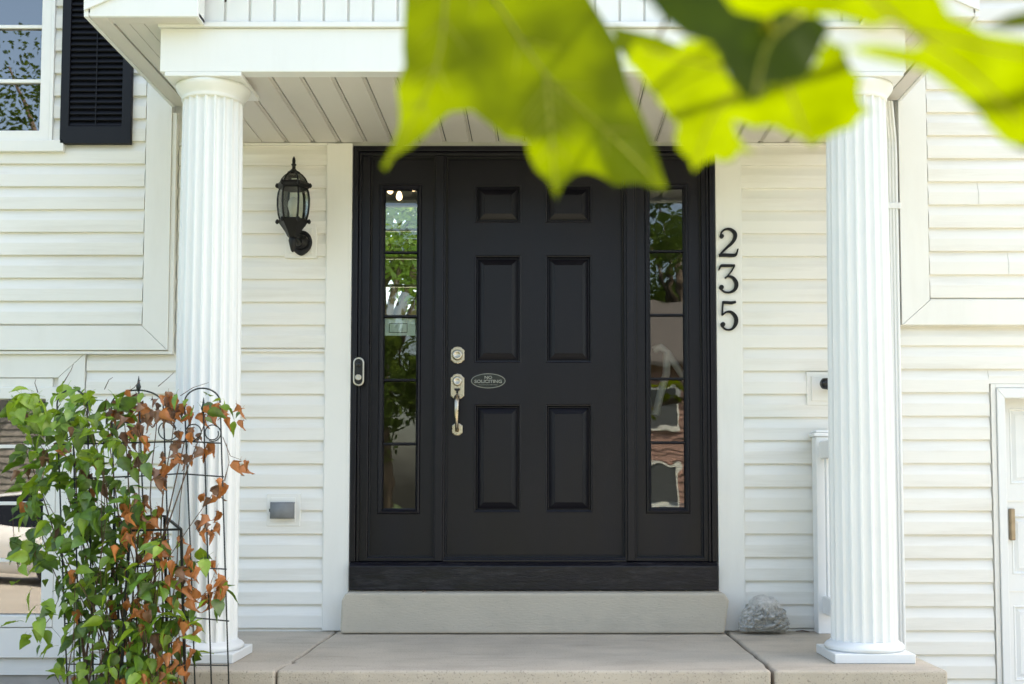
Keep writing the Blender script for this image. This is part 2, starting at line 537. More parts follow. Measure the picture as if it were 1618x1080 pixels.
wall = MB().grid(-5.2, RX, -0.22, 5.4, [(UX0, UX1, UZ0, UZ1), WLL, (WLH[0] - .02, WLH[1] + .02, WLH[2] - .02, WLH[3] + .02)], 0.0, 0.13).build('wall', 'vinyl', house)
wall_r = MB().grid(RX, 6.0, -0.32, 5.4, [(GAX, 4.9, -0.4, GAZ)], RW_Y, 0.13).build('wall', 'vinyl', house)
bay_l = MB().grid(-5.2, BAYL_X, BAYL_Z, 5.4, [WLH], -0.03, -0.001).build('wall', 'vinyl', house, label='cream clapboard bay around the upper window with shutter')
bay_r = MB().grid(RX + 0.001, 6.0, BAYR_Z, 5.4, [], RW_Y - 0.03, RW_Y - 0.001).build('wall', 'vinyl', house)
MB().grid(-5.2, RX - 0.01, GROUND - 0.1, -0.222, [], 0.012, 0.15).build('foundation', 'foundation', house)
MB().grid(RX, GAX, GROUND - 0.1, -0.322, [], RW_Y + 0.012, 0.13).build('foundation', 'foundation', house)
# sides, back and roof
back = MB().grid(-5.2, 6.0, GROUND - 0.1, 5.4, [(-2.3, -0.7, 2.25, 3.75)], 5.7, 5.85)
back.box(-5.2, -5.07, 0.131, 5.699, GROUND - 0.1, 5.4).box(5.87, 6.0, 0.131, 5.699, GROUND - 0.1, 5.4)
back.build('wall', 'vinyl', house)
MB().prism_x([(-0.55, 5.25), (2.9, 7.0), (6.4, 5.25), (6.4, 5.4), (2.9, 7.16), (-0.55, 5.4)], -5.6, 6.4).build('roof', 'shingle', house)

# siding boards: a dutch-lap course each
CH, C0 = 0.1183, 0.0155
def board_mesh(x0, x1, h=CH, d=0.019):
    b = MB()
    b.prism_x([(0.0, h + 0.001), (-0.003, h + 0.001), (-0.0045, h * 0.90), (-d * 0.97, h * 0.55), (-d, h * 0.52), (-d, 0.003), (-d + 0.002, 0.0), (0.0, 0.0)], x0, x1)
    return b
def course(parent, y, x0, x1, z0, z1, seam=None):
    """boards on the common course lines between z0 and z1"""
    me = None
    k = math.floor((z0 - C0) / CH) - 1
    while C0 + k * CH < z1:
        a, b = C0 + k * CH, C0 + (k + 1) * CH
        k += 1
        if b <= z0 + 0.012 or a >= z1 - 0.004: continue
        if a < z0 - 0.003 or b > z1 + 0.003:
            aa, bb = max(a, z0), min(b, z1)
            m_ = board_mesh(x0, x1, bb - aa, 0.019 if a >= z0 - 0.003 else 0.017).mesh('siding_board', 'vinyl')
            o = inst('siding_board', m_, parent, (0, y, aa))
        else:
            if me is None: me = board_mesh(x0, x1).mesh('siding_board', 'vinyl')
            if seam and random.random() < 0.12:
                q_ = random.uniform(*seam)
                inst('siding_board', board_mesh(x0, q_).mesh('siding_board', 'vinyl'), parent, (0, y, a))
                inst('siding_board', board_mesh(q_ + 0.0008, x1).mesh('siding_board', 'vinyl'), parent, (0, y - 0.0018, a))
                continue
            o = inst('siding_board', me, parent, (0, y - random.uniform(0, 0.0008), a))
TLX0, TLX1 = AX(516, 400, -0.02), UX0 - 0.002           # left door casing
TRX0, TRX1 = UX1 + 0.002, AX(1171, 400, -0.02)
CAS_R = AX(137, 580, 0)
course(wall, 0, BAYL_X + 0.03, TLX0 - 0.004, BAYL_Z, SOF - 0.012)
course(wall, 0, CAS_R + 0.006, TLX0 - 0.004, -0.22 + 0.02, BAYL_Z - 0.016)
course(wall, 0, TRX1 + 0.004, RX - 0.002, 0.0, SOF - 0.012)
course(bay_l, -0.03, WLH[1] + 0.017, AX(228, 400, -0.03), C0 + 21 * CH, 3.7)
course(bay_l, -0.03, -5.2, AX(228, 400, -0.03), AZ(100, 514, -0.03), C0 + 21 * CH, (-2.7, -2.1))
course(wall_r, RW_Y, RX + 0.002, AX(1567, 900, RW_Y), -0.32, C0 + 11 * CH)
course(wall_r, RW_Y, RX + 0.002, 6.0, C0 + 11 * CH, BAYR_Z - 0.012)
course(wall_r, RW_Y, AX(1567, 900, RW_Y) + 0.0005, 6.0, AZ(1600, 607, RW_Y) + 0.001, C0 + 11 * CH)
course(bay_r, RW_Y - 0.03, AX(1467, 400, RW_Y - 0.03), 6.0, AZ(1500, 475, RW_Y - 0.03), 3.9, (2.0, 2.45))

# casings and mitred trim boards
def trim_poly(poly, y0, y1, name='trim_board', m='trim', bev=0.0025):
    return MB().prism_y(poly, y0, y1).build(name, m, house, bevel=bev, bseg=2)
trim_poly([(TLX0, 0.004), (TLX1, 0.004), (TLX1, SOF - 0.003), (TLX0, SOF - 0.003)], -0.028, -0.0005, 'door_casing')
trim_poly([(TRX1, 0.004), (TRX0, 0.004), (TRX0, SOF - 0.003), (TRX1, SOF - 0.003)], -0.028, -0.0005, 'door_casing')
# j channels beside the casings and below the porch ceiling
for x0, x1 in ((BAYL_X + 0.03, TLX0 - 0.003), (TRX1 + 0.003, RX - 0.002)):
    MB().box(x0, x1, -0.024, -0.0005, SOF - 0.0115, SOF - 0.001).build('channel', 'trim', house)
for x in (TLX0 - 0.0055, TRX1 + 0.0005):
    MB().box(x, x + 0.005, -0.020, -0.0005, 0.012, SOF - 0.012).build('channel', 'trim', house)
# left bay
y0, y1 = -0.056, -0.0305
vx0, vx1 = AX(228, 400, -0.05), AX(268, 400, -0.05)
hz0, hz1 = AZ(150, 553, -0.05), AZ(150, 515, -0.05)
trim_poly([(vx0, hz1), (vx1 - 0.0005, hz0), (vx1, hz0), (vx1, 3.9), (vx0, 3.9)], y0, y1)
trim_poly([(-5.2, hz0), (vx1 - 0.003, hz0), (vx0 - 0.003, hz1), (-5.2, hz1)], y0, y1)
MB().box(-5.2, BAYL_X + 0.022, -0.046, -0.0005, BAYL_Z - 0.014, BAYL_Z - 0.0005).build('channel', 'trim', house)
MB().box(BAYL_X + 0.001, BAYL_X + 0.022, -0.046, -0.0005, BAYL_Z, SOF + 0.15).build('channel', 'trim', house)
# right bay
yr = RW_Y - 0.03
rvx0, rvx1 = AX(1423, 400, yr - .02), AX(1467, 400, yr - .02)
rhz0, rhz1 = AZ(1500, 513, yr - .02), AZ(1500, 474, yr - .02)
trim_poly([(rvx1, rhz1), (rvx0 + 0.0005, rhz0), (rvx0, rhz0), (rvx0, 3.9), (rvx1, 3.9)], yr - 0.026, yr - 0.0005)
trim_poly([(6.0, rhz0), (rvx0 + 0.003, rhz0), (rvx1 + 0.003, rhz1), (6.0, rhz1)], yr - 0.026, yr - 0.0005)

# windows --------------------------------------------------------------
def window(hole, y, muntin_z, muntin_x, frame_w, label, sill=True, rail=None):
    x0, x1, z0, z1 = hole
    fr = MB().grid(x0 - 0.0, x1 + 0.0, z0, z1, [(x0 + frame_w, x1 - frame_w, z0 + frame_w, z1 - frame_w)], y - 0.028, y + 0.05)
    w = fr.build('window', 'trim', house, bevel=0.004, label=label)
    gx0, gx1, gz0, gz1 = x0 + frame_w, x1 - frame_w, z0 + frame_w, z1 - frame_w
    xs = [gx0] + sorted(muntin_x) + [gx1]
    zs = [gz0] + sorted(muntin_z) + [gz1]
    for z in muntin_z:
        MB().box(gx0 + 0.0005, gx1 - 0.0005, y + 0.006, y + 0.022, z - 0.009, z + 0.009).build('muntin', 'trim', w, bevel=0.002)
    for x in muntin_x:
        for a, b in zip(zs, zs[1:]):
            MB().box(x - 0.009, x + 0.009, y + 0.007, y + 0.021, a + 0.0095, b - 0.0095).build('muntin', 'trim', w, bevel=0.002)
    for a, b in zip(zs, zs[1:]):
        for c, d in zip(xs, xs[1:]):
            MB().box(c + 0.0005, d - 0.0005, y + 0.024, y + 0.028, a + 0.0005, b - 0.0005).build('pane', 'window_glass', w)
    return w
w1 = window(WLH, -0.03, [AZ(30, 128, -0.02), AZ(30, 42, -0.02), AZ(30, -44, -0.02)], [-3.2], 0.052, 'white upper window reflecting branches and sky')
MB().box(WLH[0] - 0.05, AX(103, 236, -0.05), -0.075, -0.031, AZ(40, 240, -0.06), WLH[2] - 0.001).build('sill', 'trim', w1, bevel=0.004)
MB().box(WLH[1] + 0.001, WLH[1] + 0.016, -0.062, -0.031, WLH[2] + 0.002, 3.9).build('side_casing', 'trim', w1)
w2 = window(WLL, 0.0, [AZ(30, 705, 0), AZ(30, 795, 0), AZ(30, 885, 0)], [-3.2], 0.06, 'white lower window half hidden by the vine')
# wide casing of the lower window with mitres
cx0, cx1 = WLL[1] + 0.001, CAS_R
cz1, cz0 = AZ(50, 559, 0), AZ(50, 597, 0)
bz1, bz0 = AZ(50, 991, 0), AZ(50, 1038, 0)
trim_poly([(-5.2, cz1), (cx1 - 0.002, cz1), (cx0 - 0.002, cz0), (-5.2, cz0)], -0.024, -0.0005)
trim_poly([(cx0, cz0), (cx1, cz1), (cx1, bz0), (cx0, bz1)], -0.024, -0.0005)
trim_poly([(-5.2, bz0), (cx1 - 0.002, bz0 - 0.0), (cx0 - 0.002, bz1), (-5.2, bz1)], -0.024, -0.0005)
MB().box(-5.2, WLL[1] - 0.03, -0.018, -0.0005, WLL[3] + 0.001, cz0 - 0.003).build('channel', 'trim', house)

# shutter --------------------------------------------------------------
sx0, sx1 = AX(98, 120, -0.06), AX(210, 120, -0.06)
sz0, sz1 = AZ(150, 228, -0.06), 3.95
lx0, lx1 = AX(112, 120, -0.06), AX(195, 120, -0.06)
lz0, lz1 = AZ(150, 200, -0.06), 3.75
sh = MB().grid(sx0, sx1, sz0, sz1, [(lx0, lx1, lz0, lz1)], -0.075, -0.046).build('shutter', 'shutter_black', house, bevel=0.004)
sh['label'] = 'black louvred shutter beside the upper window'
MB().box(lx0 + 0.0005, lx1 - 0.0005, -0.050, -0.047, lz0, lz1).build('backing', 'shutter_black', sh)
step = (AZ(150, 50, -0.06) - AZ(150, 200, -0.06)) / 16.5
lm = MB().prism_x([(-0.050, step * 0.98), (-0.054, step * 1.0), (-0.070, step * 0.12), (-0.066, 0.0), (-0.050, 0.0)], lx0 + 0.001, lx1 - 0.001).mesh('louvre', 'shutter_black')
k = 0
while lz0 + (k + 1) * step < lz1:
    inst('louvre', lm, sh, (0, 0, lz0 + k * step)); k += 1
lr = MB()
MB().box((lx0 + lx1) / 2 - 0.0025, (lx0 + lx1) / 2 + 0.0025, -0.0690, -0.0600, lz0 + 0.001, lz1 - 0.001).build('tilt_rod', 'shutter_black', sh)

# porch roof -----------------------------------------------------------
BF = -1.112                                                # beam front
BBZ = AZ(400, 113, BF)                                     # underside of the beam
BX0, BX1 = AX(253, 80, BF), 2 * -0.035 - AX(253, 80, BF)
OVZ = 2.676                                                # overhang soffit
OX0, OX1 = -1.893, 1.815
RF = -1.225                                                # front of the eave returns
pr = MB().box(BX0, BX1, BF, BF + 0.07, BBZ, OVZ - 0.008)
pr.box(BX0, BX0 + 0.07, BF + 0.07, -0.002, BBZ, OVZ - 0.003).box(BX1 - 0.07, BX1, BF + 0.07, -0.002, BBZ, OVZ - 0.003)
pr = pr.build('porch_roof', 'column_white', house, bevel=0.004, label='white porch beam and gable carried by two columns')
# ceiling boards
bw = 0.1355
sb = MB()
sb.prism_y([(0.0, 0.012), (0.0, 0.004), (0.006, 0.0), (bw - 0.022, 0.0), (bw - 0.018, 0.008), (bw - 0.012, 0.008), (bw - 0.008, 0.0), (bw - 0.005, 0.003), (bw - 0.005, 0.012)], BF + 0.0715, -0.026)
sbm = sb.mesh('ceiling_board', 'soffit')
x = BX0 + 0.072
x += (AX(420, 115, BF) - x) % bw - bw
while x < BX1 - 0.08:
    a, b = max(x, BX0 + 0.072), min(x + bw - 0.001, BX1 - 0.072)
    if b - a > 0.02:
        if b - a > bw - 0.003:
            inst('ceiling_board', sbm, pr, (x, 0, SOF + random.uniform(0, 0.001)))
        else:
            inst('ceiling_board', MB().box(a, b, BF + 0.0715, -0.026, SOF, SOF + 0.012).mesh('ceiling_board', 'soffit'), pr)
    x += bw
MB().box(BX0 + 0.071, BX1 - 0.071, BF + 0.071, -0.002, SOF + 0.016, SOF + 0.03).build('ceiling_deck', 'gasket', pr)
# overhangs beside the beam: outer board, dark gap, vented soffit
for s, (ex, bx, yb) in (('l', (OX0, BX0, -0.06)), ('r', (OX1, BX1, RW_Y - 0.06))):
    d = 1 if s == 'l' else -1
    def bxx(a, b): return (min(a, b), max(a, b))
    a, b = bxx(ex, ex + d * 0.085)
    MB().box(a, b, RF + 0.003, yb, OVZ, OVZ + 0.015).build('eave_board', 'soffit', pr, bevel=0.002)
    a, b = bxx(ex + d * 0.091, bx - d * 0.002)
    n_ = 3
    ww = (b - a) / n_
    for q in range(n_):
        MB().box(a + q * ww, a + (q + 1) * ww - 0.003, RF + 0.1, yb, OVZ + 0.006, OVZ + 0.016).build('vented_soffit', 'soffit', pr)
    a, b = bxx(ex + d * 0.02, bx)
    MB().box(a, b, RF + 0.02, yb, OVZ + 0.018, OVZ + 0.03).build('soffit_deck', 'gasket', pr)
    # side fascia of the eave
    a, b = bxx(ex - d * 0.004, ex + d * 0.014)
    MB().box(a, b, RF, yb, OVZ - 0.004, OVZ + 0.17).build('fascia', 'column_white', pr, bevel=0.002)
# eave returns with their raked tops
RTX = 0.47
for s in (-1, 1):
    ex = OX0 if s < 0 else OX1
    ix = ex - s * RTX
    poly = [(ex - s * 0.02, OVZ - 0.003), (ix, OVZ - 0.003), (ix, OVZ + 0.17), (ix, OVZ + 0.33), (ex - s * 0.02, OVZ + 0.135)]
    MB().prism_y(poly, RF, RF + 0.018).build('return_fascia', 'column_white', pr, bevel=0.003)
    a, b = min(ex - s * 0.024, ix), max(ex - s * 0.024, ix)
    MB().box(a + 0.0, b, RF + 0.019, BF - 0.0195, OVZ + 0.004, OVZ + 0.018).build('return_soffit', 'soffit', pr)
    a, b = min(ix, ix + s * 0.016), max(ix, ix + s * 0.016)
    MB().box(a, b, RF + 0.019, BF - 0.0195, OVZ - 0.002, OVZ + 0.30).build('return_end', 'column_white', pr)
    # raked fascia on the face of the return
    MB().prism_y([(ex + s * 0.01, OVZ + 0.10), (ex - s * 0.30, OVZ + 0.001), (ex - s * 0.16, OVZ - 0.0), (ex + s * 0.01, OVZ + 0.0)][:3] and
                 [(ex, OVZ + 0.02), (ex - s * 2.05, OVZ + 0.02 + 2.05 * 0.44), (ex - s * 2.05, OVZ + 0.20 + 2.05 * 0.44), (ex, OVZ + 0.20)], RF - 0.012, RF - 0.001).build('rake_board', 'column_white', pr)
# gable face of vertical boards, with a ledge over the beam
MB().prism_x([(BF - 0.018, OVZ - 0.007), (BF + 0.03, OVZ - 0.007), (BF + 0.03, OVZ + 0.02), (BF - 0.006, OVZ + 0.02), (BF - 0.018, OVZ + 0.012)], BX0 - 0.006, BX1 + 0.006).build('gable_ledge', 'column_white', pr)
gx = OX0 + RTX - 0.02
gw = AX(440, 20, BF) - AX(401, 20, BF)
pk = -0.035
while gx < OX1 - RTX + 0.02:
    top = lambda q: OVZ + 0.05 + (2.0 - abs(q - pk)) * 0.44 - 0.06
    a, b = gx, min(gx + gw - 0.010, OX1 - RTX + 0.02)
    MB().prism_y([(a, OVZ + 0.021), (b, OVZ + 0.021), (b, top(b)), (a, top(a))], BF + 0.004, BF + 0.016).build('gable_board', 'column_white', pr, bevel=0.003)
    gx += gw
MB().prism_y([(OX0 + RTX - 0.1, OVZ + 0.02), (OX1 - RTX + 0.1, OVZ + 0.02), (pk, OVZ + 0.8)], BF + 0.017, BF + 0.03).build('gable_backing', 'trim', pr)
# roof planes
for s in (-1, 1):
    ex = OX0 if s < 0 else OX1
    MB().prism_y([(ex + s * 0.05, OVZ + 0.17), (pk, OVZ + 0.19 + 2.0 * 0.44), (pk, OVZ + 0.25 + 2.0 * 0.44), (ex + s * 0.05, OVZ + 0.23)], RF - 0.03, -0.14).build('roof_plane', 'shingle', pr)

# columns --------------------------------------------------------------
def column(cx, cy):
    n, seg = 20, 6
    z0, z1 = 0.078, BBZ - 0.081
    vs_, fs = [], []
    lv = [(z0, 0.1375), (z0 + 0.8, 0.1365), (z0 + 1.6, 0.132), (z1, 0.127)]
    N = n * seg
    for z, r in lv:
        for k in range(n):
            for q in range(seg):
                a = 2 * math.pi * (k + q / seg) / n
                t = q / seg
                # flat arris then shallow flute
                dep = 0.0 if t < 0.17 else 0.0135 * math.sin(math.pi * (t - 0.1667) / 0.8333) ** 0.6
                vs_.append((cx + (r - dep) * math.cos(a), cy + (r - dep) * math.sin(a), z))
    for i in range(len(lv) - 1):
        for k in range(N):
            k2 = (k + 1) % N
            fs.append((i * N + k, i * N + k2, (i + 1) * N + k2, (i + 1) * N + k))
    c = MB().add(vs_, fs).build('column', 'column_white', house)
    MB().lathe([(0.131, 0.0385), (0.157, 0.040), (0.166, 0.049), (0.166, 0.058), (0.158, 0.068), (0.146, 0.0725), (0.1425, 0.079), (0.138, 0.0795), (0.10, 0.08)], (cx, cy, 0), 48).build('base_ring', 'column_white', c, smooth=True)
    MB().box(cx - 0.166, cx + 0.166, cy - 0.166, cy + 0.166, 0.001, 0.040).build('plinth', 'column_white', c, bevel=0.004)
    h = BBZ + 0.0045
    MB().lathe([(0.10, h - 0.094), (0.129, h - 0.093), (0.133, h - 0.088), (0.131, h - 0.081), (0.134, h - 0.074), (0.142, h - 0.062), (0.153, h - 0.048), (0.158, h - 0.036), (0.158, h - 0.0245), (0.12, h - 0.024)], (cx, cy, 0), 48).build('capital', 'column_white', c, smooth=True)
    MB().box(cx - 0.162, cx + 0.162, cy - 0.162, cy + 0.162, h - 0.0245, h - 0.005).build('abacus', 'column_white', c, bevel=0.003)
    return c
CY = -0.954
column(AX(329.5, 600, CY), CY)['label'] = 'fluted white porch column behind the vine trellis'
column(AX(1359.5, 640, CY), CY)['label'] = 'fluted white porch column beside the railing'

# downspout ------------------------------------------------------------
def corrugated(x0, x1, y0, y1):
    pts = []
    n = 4
    w = (x1 - x0) / n
    for i in range(n):
        pts += [(x0 + w * i + w * .1, y0), (x0 + w * i + w * .3, y0 - 0.006), (x0 + w * i + w * .7, y0 - 0.006), (x0 + w * i + w * .9, y0)]
    pts += [(x1, y0 + .006)]
    d = (y1 - y0) / 3
    for i in range(3):
        pts += [(x1, y0 + d * i + d * .3), (x1 + .004, y0 + d * i + d * .45), (x1 + .004, y0 + d * i + d * .75), (x1, y0 + d * i + d * .9)]
    pts += [(x1, y1), (x0, y1)]
    return pts
dsx = 1.728
prof = corrugated(dsx, dsx + 0.063, -0.162, -0.112)
def vertical(prof, zs, offs):
    b = MB()
    n = len(prof)
    vs_, fs = [], []
    for z, (ox, oy, sc) in zip(zs, offs):
        cx = sum(p[0] for p in prof) / n; cy_ = sum(p[1] for p in prof) / n
        vs_ += [(cx + (p[0] - cx) * sc + ox, cy_ + (p[1] - cy_) * sc + oy, z) for p in prof]
    for i in range(len(zs) - 1):
        for k in range(n):
            k2 = (k + 1) % n
            fs.append((i * n + k, i * n + k2, (i + 1) * n + k2, (i + 1) * n + k))
    fs.append(tuple(range(n - 1, -1, -1)))
    fs.append(tuple(range((len(zs) - 1) * n, len(zs) * n)))
    return b.add(vs_, fs)
ds = vertical(prof, [-0.75, 2.42, 2.425, 2.46, 2.655], [(0, 0, 1), (0, 0, 1), (0, 0, .94), (0, 0, .94), (-0.03, -0.05, .94)]).build('downspout', 'column_white', house)
MB().box(dsx - 0.006, dsx + 0.076, -0.172, -0.1, 2.12, 2.15).build('strap', 'column_white', ds, bevel=0.002)

# door unit ------------------------------------------------------------
MX0, MX1 = AX(686, 500, 0), AX(704, 500, 0)
NX0, NX1 = AX(986, 500, 0), AX(1005, 500, 0)
JX0, JX1 = AX(584, 500, 0), AX(1109, 500, 0)
DZ0, DZ1 = AZ(855, 880, 0), AZ(855, 247, 0)
SZB = AZ(855, 888, -0.03)
df = MB().grid(UX0 + 0.001, UX1 - 0.001, SZB + 0.001, UZ1, [(JX0, MX0, DZ0, DZ1), (MX1, NX0, DZ0, DZ1), (NX1, JX1, DZ0, DZ1)], -0.008, 0.12).build('door_frame', 'black_paint', house, bevel=0.004)
df['label'] = 'black frame with mullions around the front door'
# brick mould: stepped outer trim
def ring_step(x0, x1, z0, z1, w, y0, y1, name, m, par, bev=0.003):
    b = MB()
    b.prism_y([(x0, z0), (x0 + w, z0), (x0 + w, z1 - w), (x0, z1)], y0, y1)
    b.prism_y([(x1, z0), (x1, z1), (x1 - w, z1 - w), (x1 - w, z0)], y0, y1)
    b.prism_y([(x0 + 0.0, z1 + 0.0), (x0 + w, z1 - w), (x1 - w, z1 - w), (x1, z1)], y0, y1)
    return b.build(name, m, par, bevel=bev)
ring_step(UX0 + 0.0015, UX1 - 0.0015, SZB + 0.002, UZ1 - 0.001, 0.028, -0.036, -0.0085, 'outer_moulding', 'black_paint', df)
ring_step(UX0 + 0.031, UX1 - 0.031, SZB + 0.002, UZ1 - 0.031, 0.014, -0.025, -0.0085, 'inner_moulding', 'black_paint', df)
for xa, xb in ((MX0 + 0.008, MX1 - 0.010), (NX0 + 0.012, NX1 - 0.010)):
    MB().box(xa, xb, -0.022, -0.0085, SZB + 0.004, UZ1 - 0.049).build('mullion_cover', 'black_paint', df, bevel=0.004)
# stops round each opening
for xa, xb in ((JX0, MX0), (MX1, NX0), (NX1, JX1)):
    MB().grid(xa + 0.0005, xb - 0.0005, DZ0 + 0.0005, DZ1 - 0.0005, [(xa + 0.008, xb - 0.008, DZ0 + 0.008, DZ1 - 0.008)], 0.012, 0.028).build('stop', 'gasket', df)
MB().prism_x([(-0.062, UZ0 + 0.002), (0.12, UZ0 + 0.002), (0.12, SZB), (-0.040, SZB), (-0.055, SZB - 0.012), (-0.062, SZB - 0.016)], AX(551, 930, -0.06), AX(1135, 930, -0.06)).build('sill', 'sill_paint', df, bevel=0.004)
MB().box(MX1 - 0.004, NX0 + 0.004, -0.034, -0.009, SZB + 0.0005, SZB + 0.014).build('threshold', 'black_paint', df, bevel=0.003)

def raised_panel(x0, x1, z0, z1, y, par, m='black_paint', inset=0.014, field=0.050, depth=0.018, name='door_panel'):
    rings = [(0, y), (0.004, y - 0.003), (0.009, y - 0.002), (inset, y + depth), (inset + 0.004, y + depth), (field, y + 0.002), (field + 0.001, y + 0.0035), (field + 0.004, y + 0.0035)]
    vs_, fs = [], []
    for d, yy in rings:
        vs_ += [(x0 + d, yy, z0 + d), (x1 - d, yy, z0 + d), (x1 - d, yy, z1 - d), (x0 + d, yy, z1 - d)]
    for i in range(len(rings) - 1):
        for k in range(4):
            k2 = (k + 1) % 4
            fs.append((i * 4 + k, i * 4 + k2, (i + 1) * 4 + k2, (i + 1) * 4 + k))
    b = (len(rings) - 1) * 4
    fs.append((b, b + 1, b + 2, b + 3))
    return MB().add(vs_, fs).build(name, m, par)
DY = 0.030
dx0, dx1, dz0, dz1 = MX1 + 0.004, NX0 - 0.004, DZ0 + 0.006, DZ1 - 0.004
pan = []
for (pa, pb) in ((749.5, 823.5), (861.5, 935.5)):
    for (za, zb) in ((292, 352), (403, 573), (638, 809)):
        pan.append((AX(pa, 500, DY), AX(pb, 500, DY), AZ(850, zb, DY), AZ(850, za, DY)))
door = MB().grid(dx0, dx1, dz0, dz1, pan, DY, DY + 0.044).build('entry_door', 'black_paint', house, label='black six-panel front door')
for p in pan: raised_panel(*p, DY, door)
# deadbolt and handle set
hx = AX(723, 560, DY)
def shaped(poly, cx, cz, sx, sz): return [(cx + p[0] * sx, cz + p[1] * sz) for p in poly]
fancy = [(-.5, -.30), (-.36, -.36), (-.26, -.46), (0, -.5), (.26, -.46), (.36, -.36), (.5, -.30), (.5, .30), (.36, .36), (.26, .46), (0, .5), (-.26, .46), (-.36, .36), (-.5, .30)]
z = AZ(723, 561, DY)
MB().prism_y(shaped(fancy, hx, z, 0.072, 0.090), DY - 0.012, DY - 0.0005).build('deadbolt', 'nickel', door, bevel=0.004, angle=25)
MB().lathe([(0.027, 0.0), (0.027, 0.012), (0.022, 0.016), (0.014, 0.0165), (0.013, 0.014), (0.005, 0.014)], (hx, DY - 0.012, z), 24, 'y').build('lock_cylinder', 'silver', door, smooth=True)
zt, zb_ = AZ(723, 590, DY), AZ(723, 631, DY)
zc, zh = (zt + zb_) / 2, zt - zb_
fancy2 = [(-.5, -.38), (-.40, -.40), (-.30, -.46), (-.1, -.5), (.1, -.5), (.30, -.46), (.40, -.40), (.5, -.38), (.5, .34), (.38, .38), (.26, .47), (0, .5), (-.26, .47), (-.38, .38), (-.5, .34)]
MB().prism_y(shaped(fancy2, hx, zc, 0.072, zh), DY - 0.011, DY - 0.0005).build('handle_plate', 'nickel', door, bevel=0.004, angle=25)
MB().lathe([(0.024, 0.0), (0.024, 0.010), (0.019, 0.013), (0.012, 0.013), (0.011, 0.011), (0.004, 0.011)], (hx, DY - 0.011, zc + zh * 0.2), 24, 'y').build('lock_cylinder', 'silver', door, smooth=True)
MB().prism_y(shaped([(-.5, .4), (.5, .4), (.5, .1), (.2, -.1), (.15, -.5), (-.15, -.5), (-.2, -.1), (-.5, .1)], hx, zc - zh * 0.16, 0.028, 0.026), DY - 0.024, DY - 0.011).build('thumb_latch', 'gasket', door)
ze = AZ(723, 678, DY)
MB().prism_y(shaped(fancy, hx, ze, 0.056, 0.066), DY - 0.010, DY - 0.0005).build('handle_foot', 'nickel', door, bevel=0.004, angle=25)
top = zb_ + 0.012
MB().tube([(hx, DY - 0.010, top + 0.006), (hx, DY - 0.035, top - 0.004), (hx, DY - 0.055, top - 0.03), (hx, DY - 0.058, (top + ze) / 2), (hx, DY - 0.050, ze + 0.035), (hx, DY - 0.032, ze + 0.008), (hx, DY - 0.009, ze - 0.003)],
          [0.014, 0.015, 0.0125, 0.0115, 0.009, 0.009, 0.013], 12).build('handle_grip', 'nickel', door, smooth=True)

# sidelights
def sidelight(xa, xb, g, bead, rows, label):
    y = 0.022
    gx0, gx1, gz0, gz1 = g
    bx0, bx1, bz0_, bz1_ = bead
    s = MB().grid(xa + 0.004, xb - 0.004, DZ0 + 0.006, DZ1 - 0.004, [(bx0, bx1, bz0_, bz1_)], y, y + 0.04).build('sidelight', 'black_paint', house, label=label)
    # bead frame: sloped on the outside
    vs_, fs = [], []
    rings = [(bx0, bx1, bz0_, bz1_, y + 0.0005), (bx0 + .004, bx1 - .004, bz0_ + .004, bz1_ - .004, y - 0.010), (bx0 + .012, bx1 - .012, bz0_ + .012, bz1_ - .012, y - 0.012), (gx0 - .006, gx1 + .006, gz0 - .006, gz1 + .006, y - 0.002), (gx0, gx1, gz0, gz1, y + 0.014)]
    for a, b, c, d, yy in rings: vs_ += [(a, yy, c), (b, yy, c), (b, yy, d), (a, yy, d)]
    for i in range(len(rings) - 1):
        for k in range(4):
            k2 = (k + 1) % 4
            fs.append((i * 4 + k, i * 4 + k2, (i + 1) * 4 + k2, (i + 1) * 4 + k))
    MB().add(vs_, fs).build('glazing_bead', 'black_paint', s)
    zs = [gz0] + sorted(rows) + [gz1]
    for z in rows:
        MB().prism_x([(y + 0.002, z - 0.003), (y + 0.002, z + 0.003), (y + 0.0125, z + 0.0075), (y + 0.0125, z - 0.0075)], gx0 - 0.004, gx1 + 0.004).build('muntin', 'black_paint', s)
    for a, b in zip(zs, zs[1:]):
        p = MB().box(gx0 - 0.003, gx1 + 0.003, y + 0.016, y + 0.020, a, b - 0.0004).build('pane', 'sidelight_glass', s)
    return s
def sl(px0, px1, py0, py1): return (AX(px0, 550, .02), AX(px1, 550, .02), AZ(640, py1, .02), AZ(640, py0, .02))
sidelight(JX0, MX0, sl(607, 657, 300, 803), sl(598, 665, 291, 812), [AZ(640, v, .02) for v in (398, 499, 600, 701)], 'narrow five-pane window beside the doorbell')
sidelight(NX1, JX1, sl(1028.5, 1080, 298, 801), sl(1019.5, 1089, 289, 811), [AZ(640, v, .02) for v in (396, 497, 598, 699)], 'narrow five-pane window beside the house number')

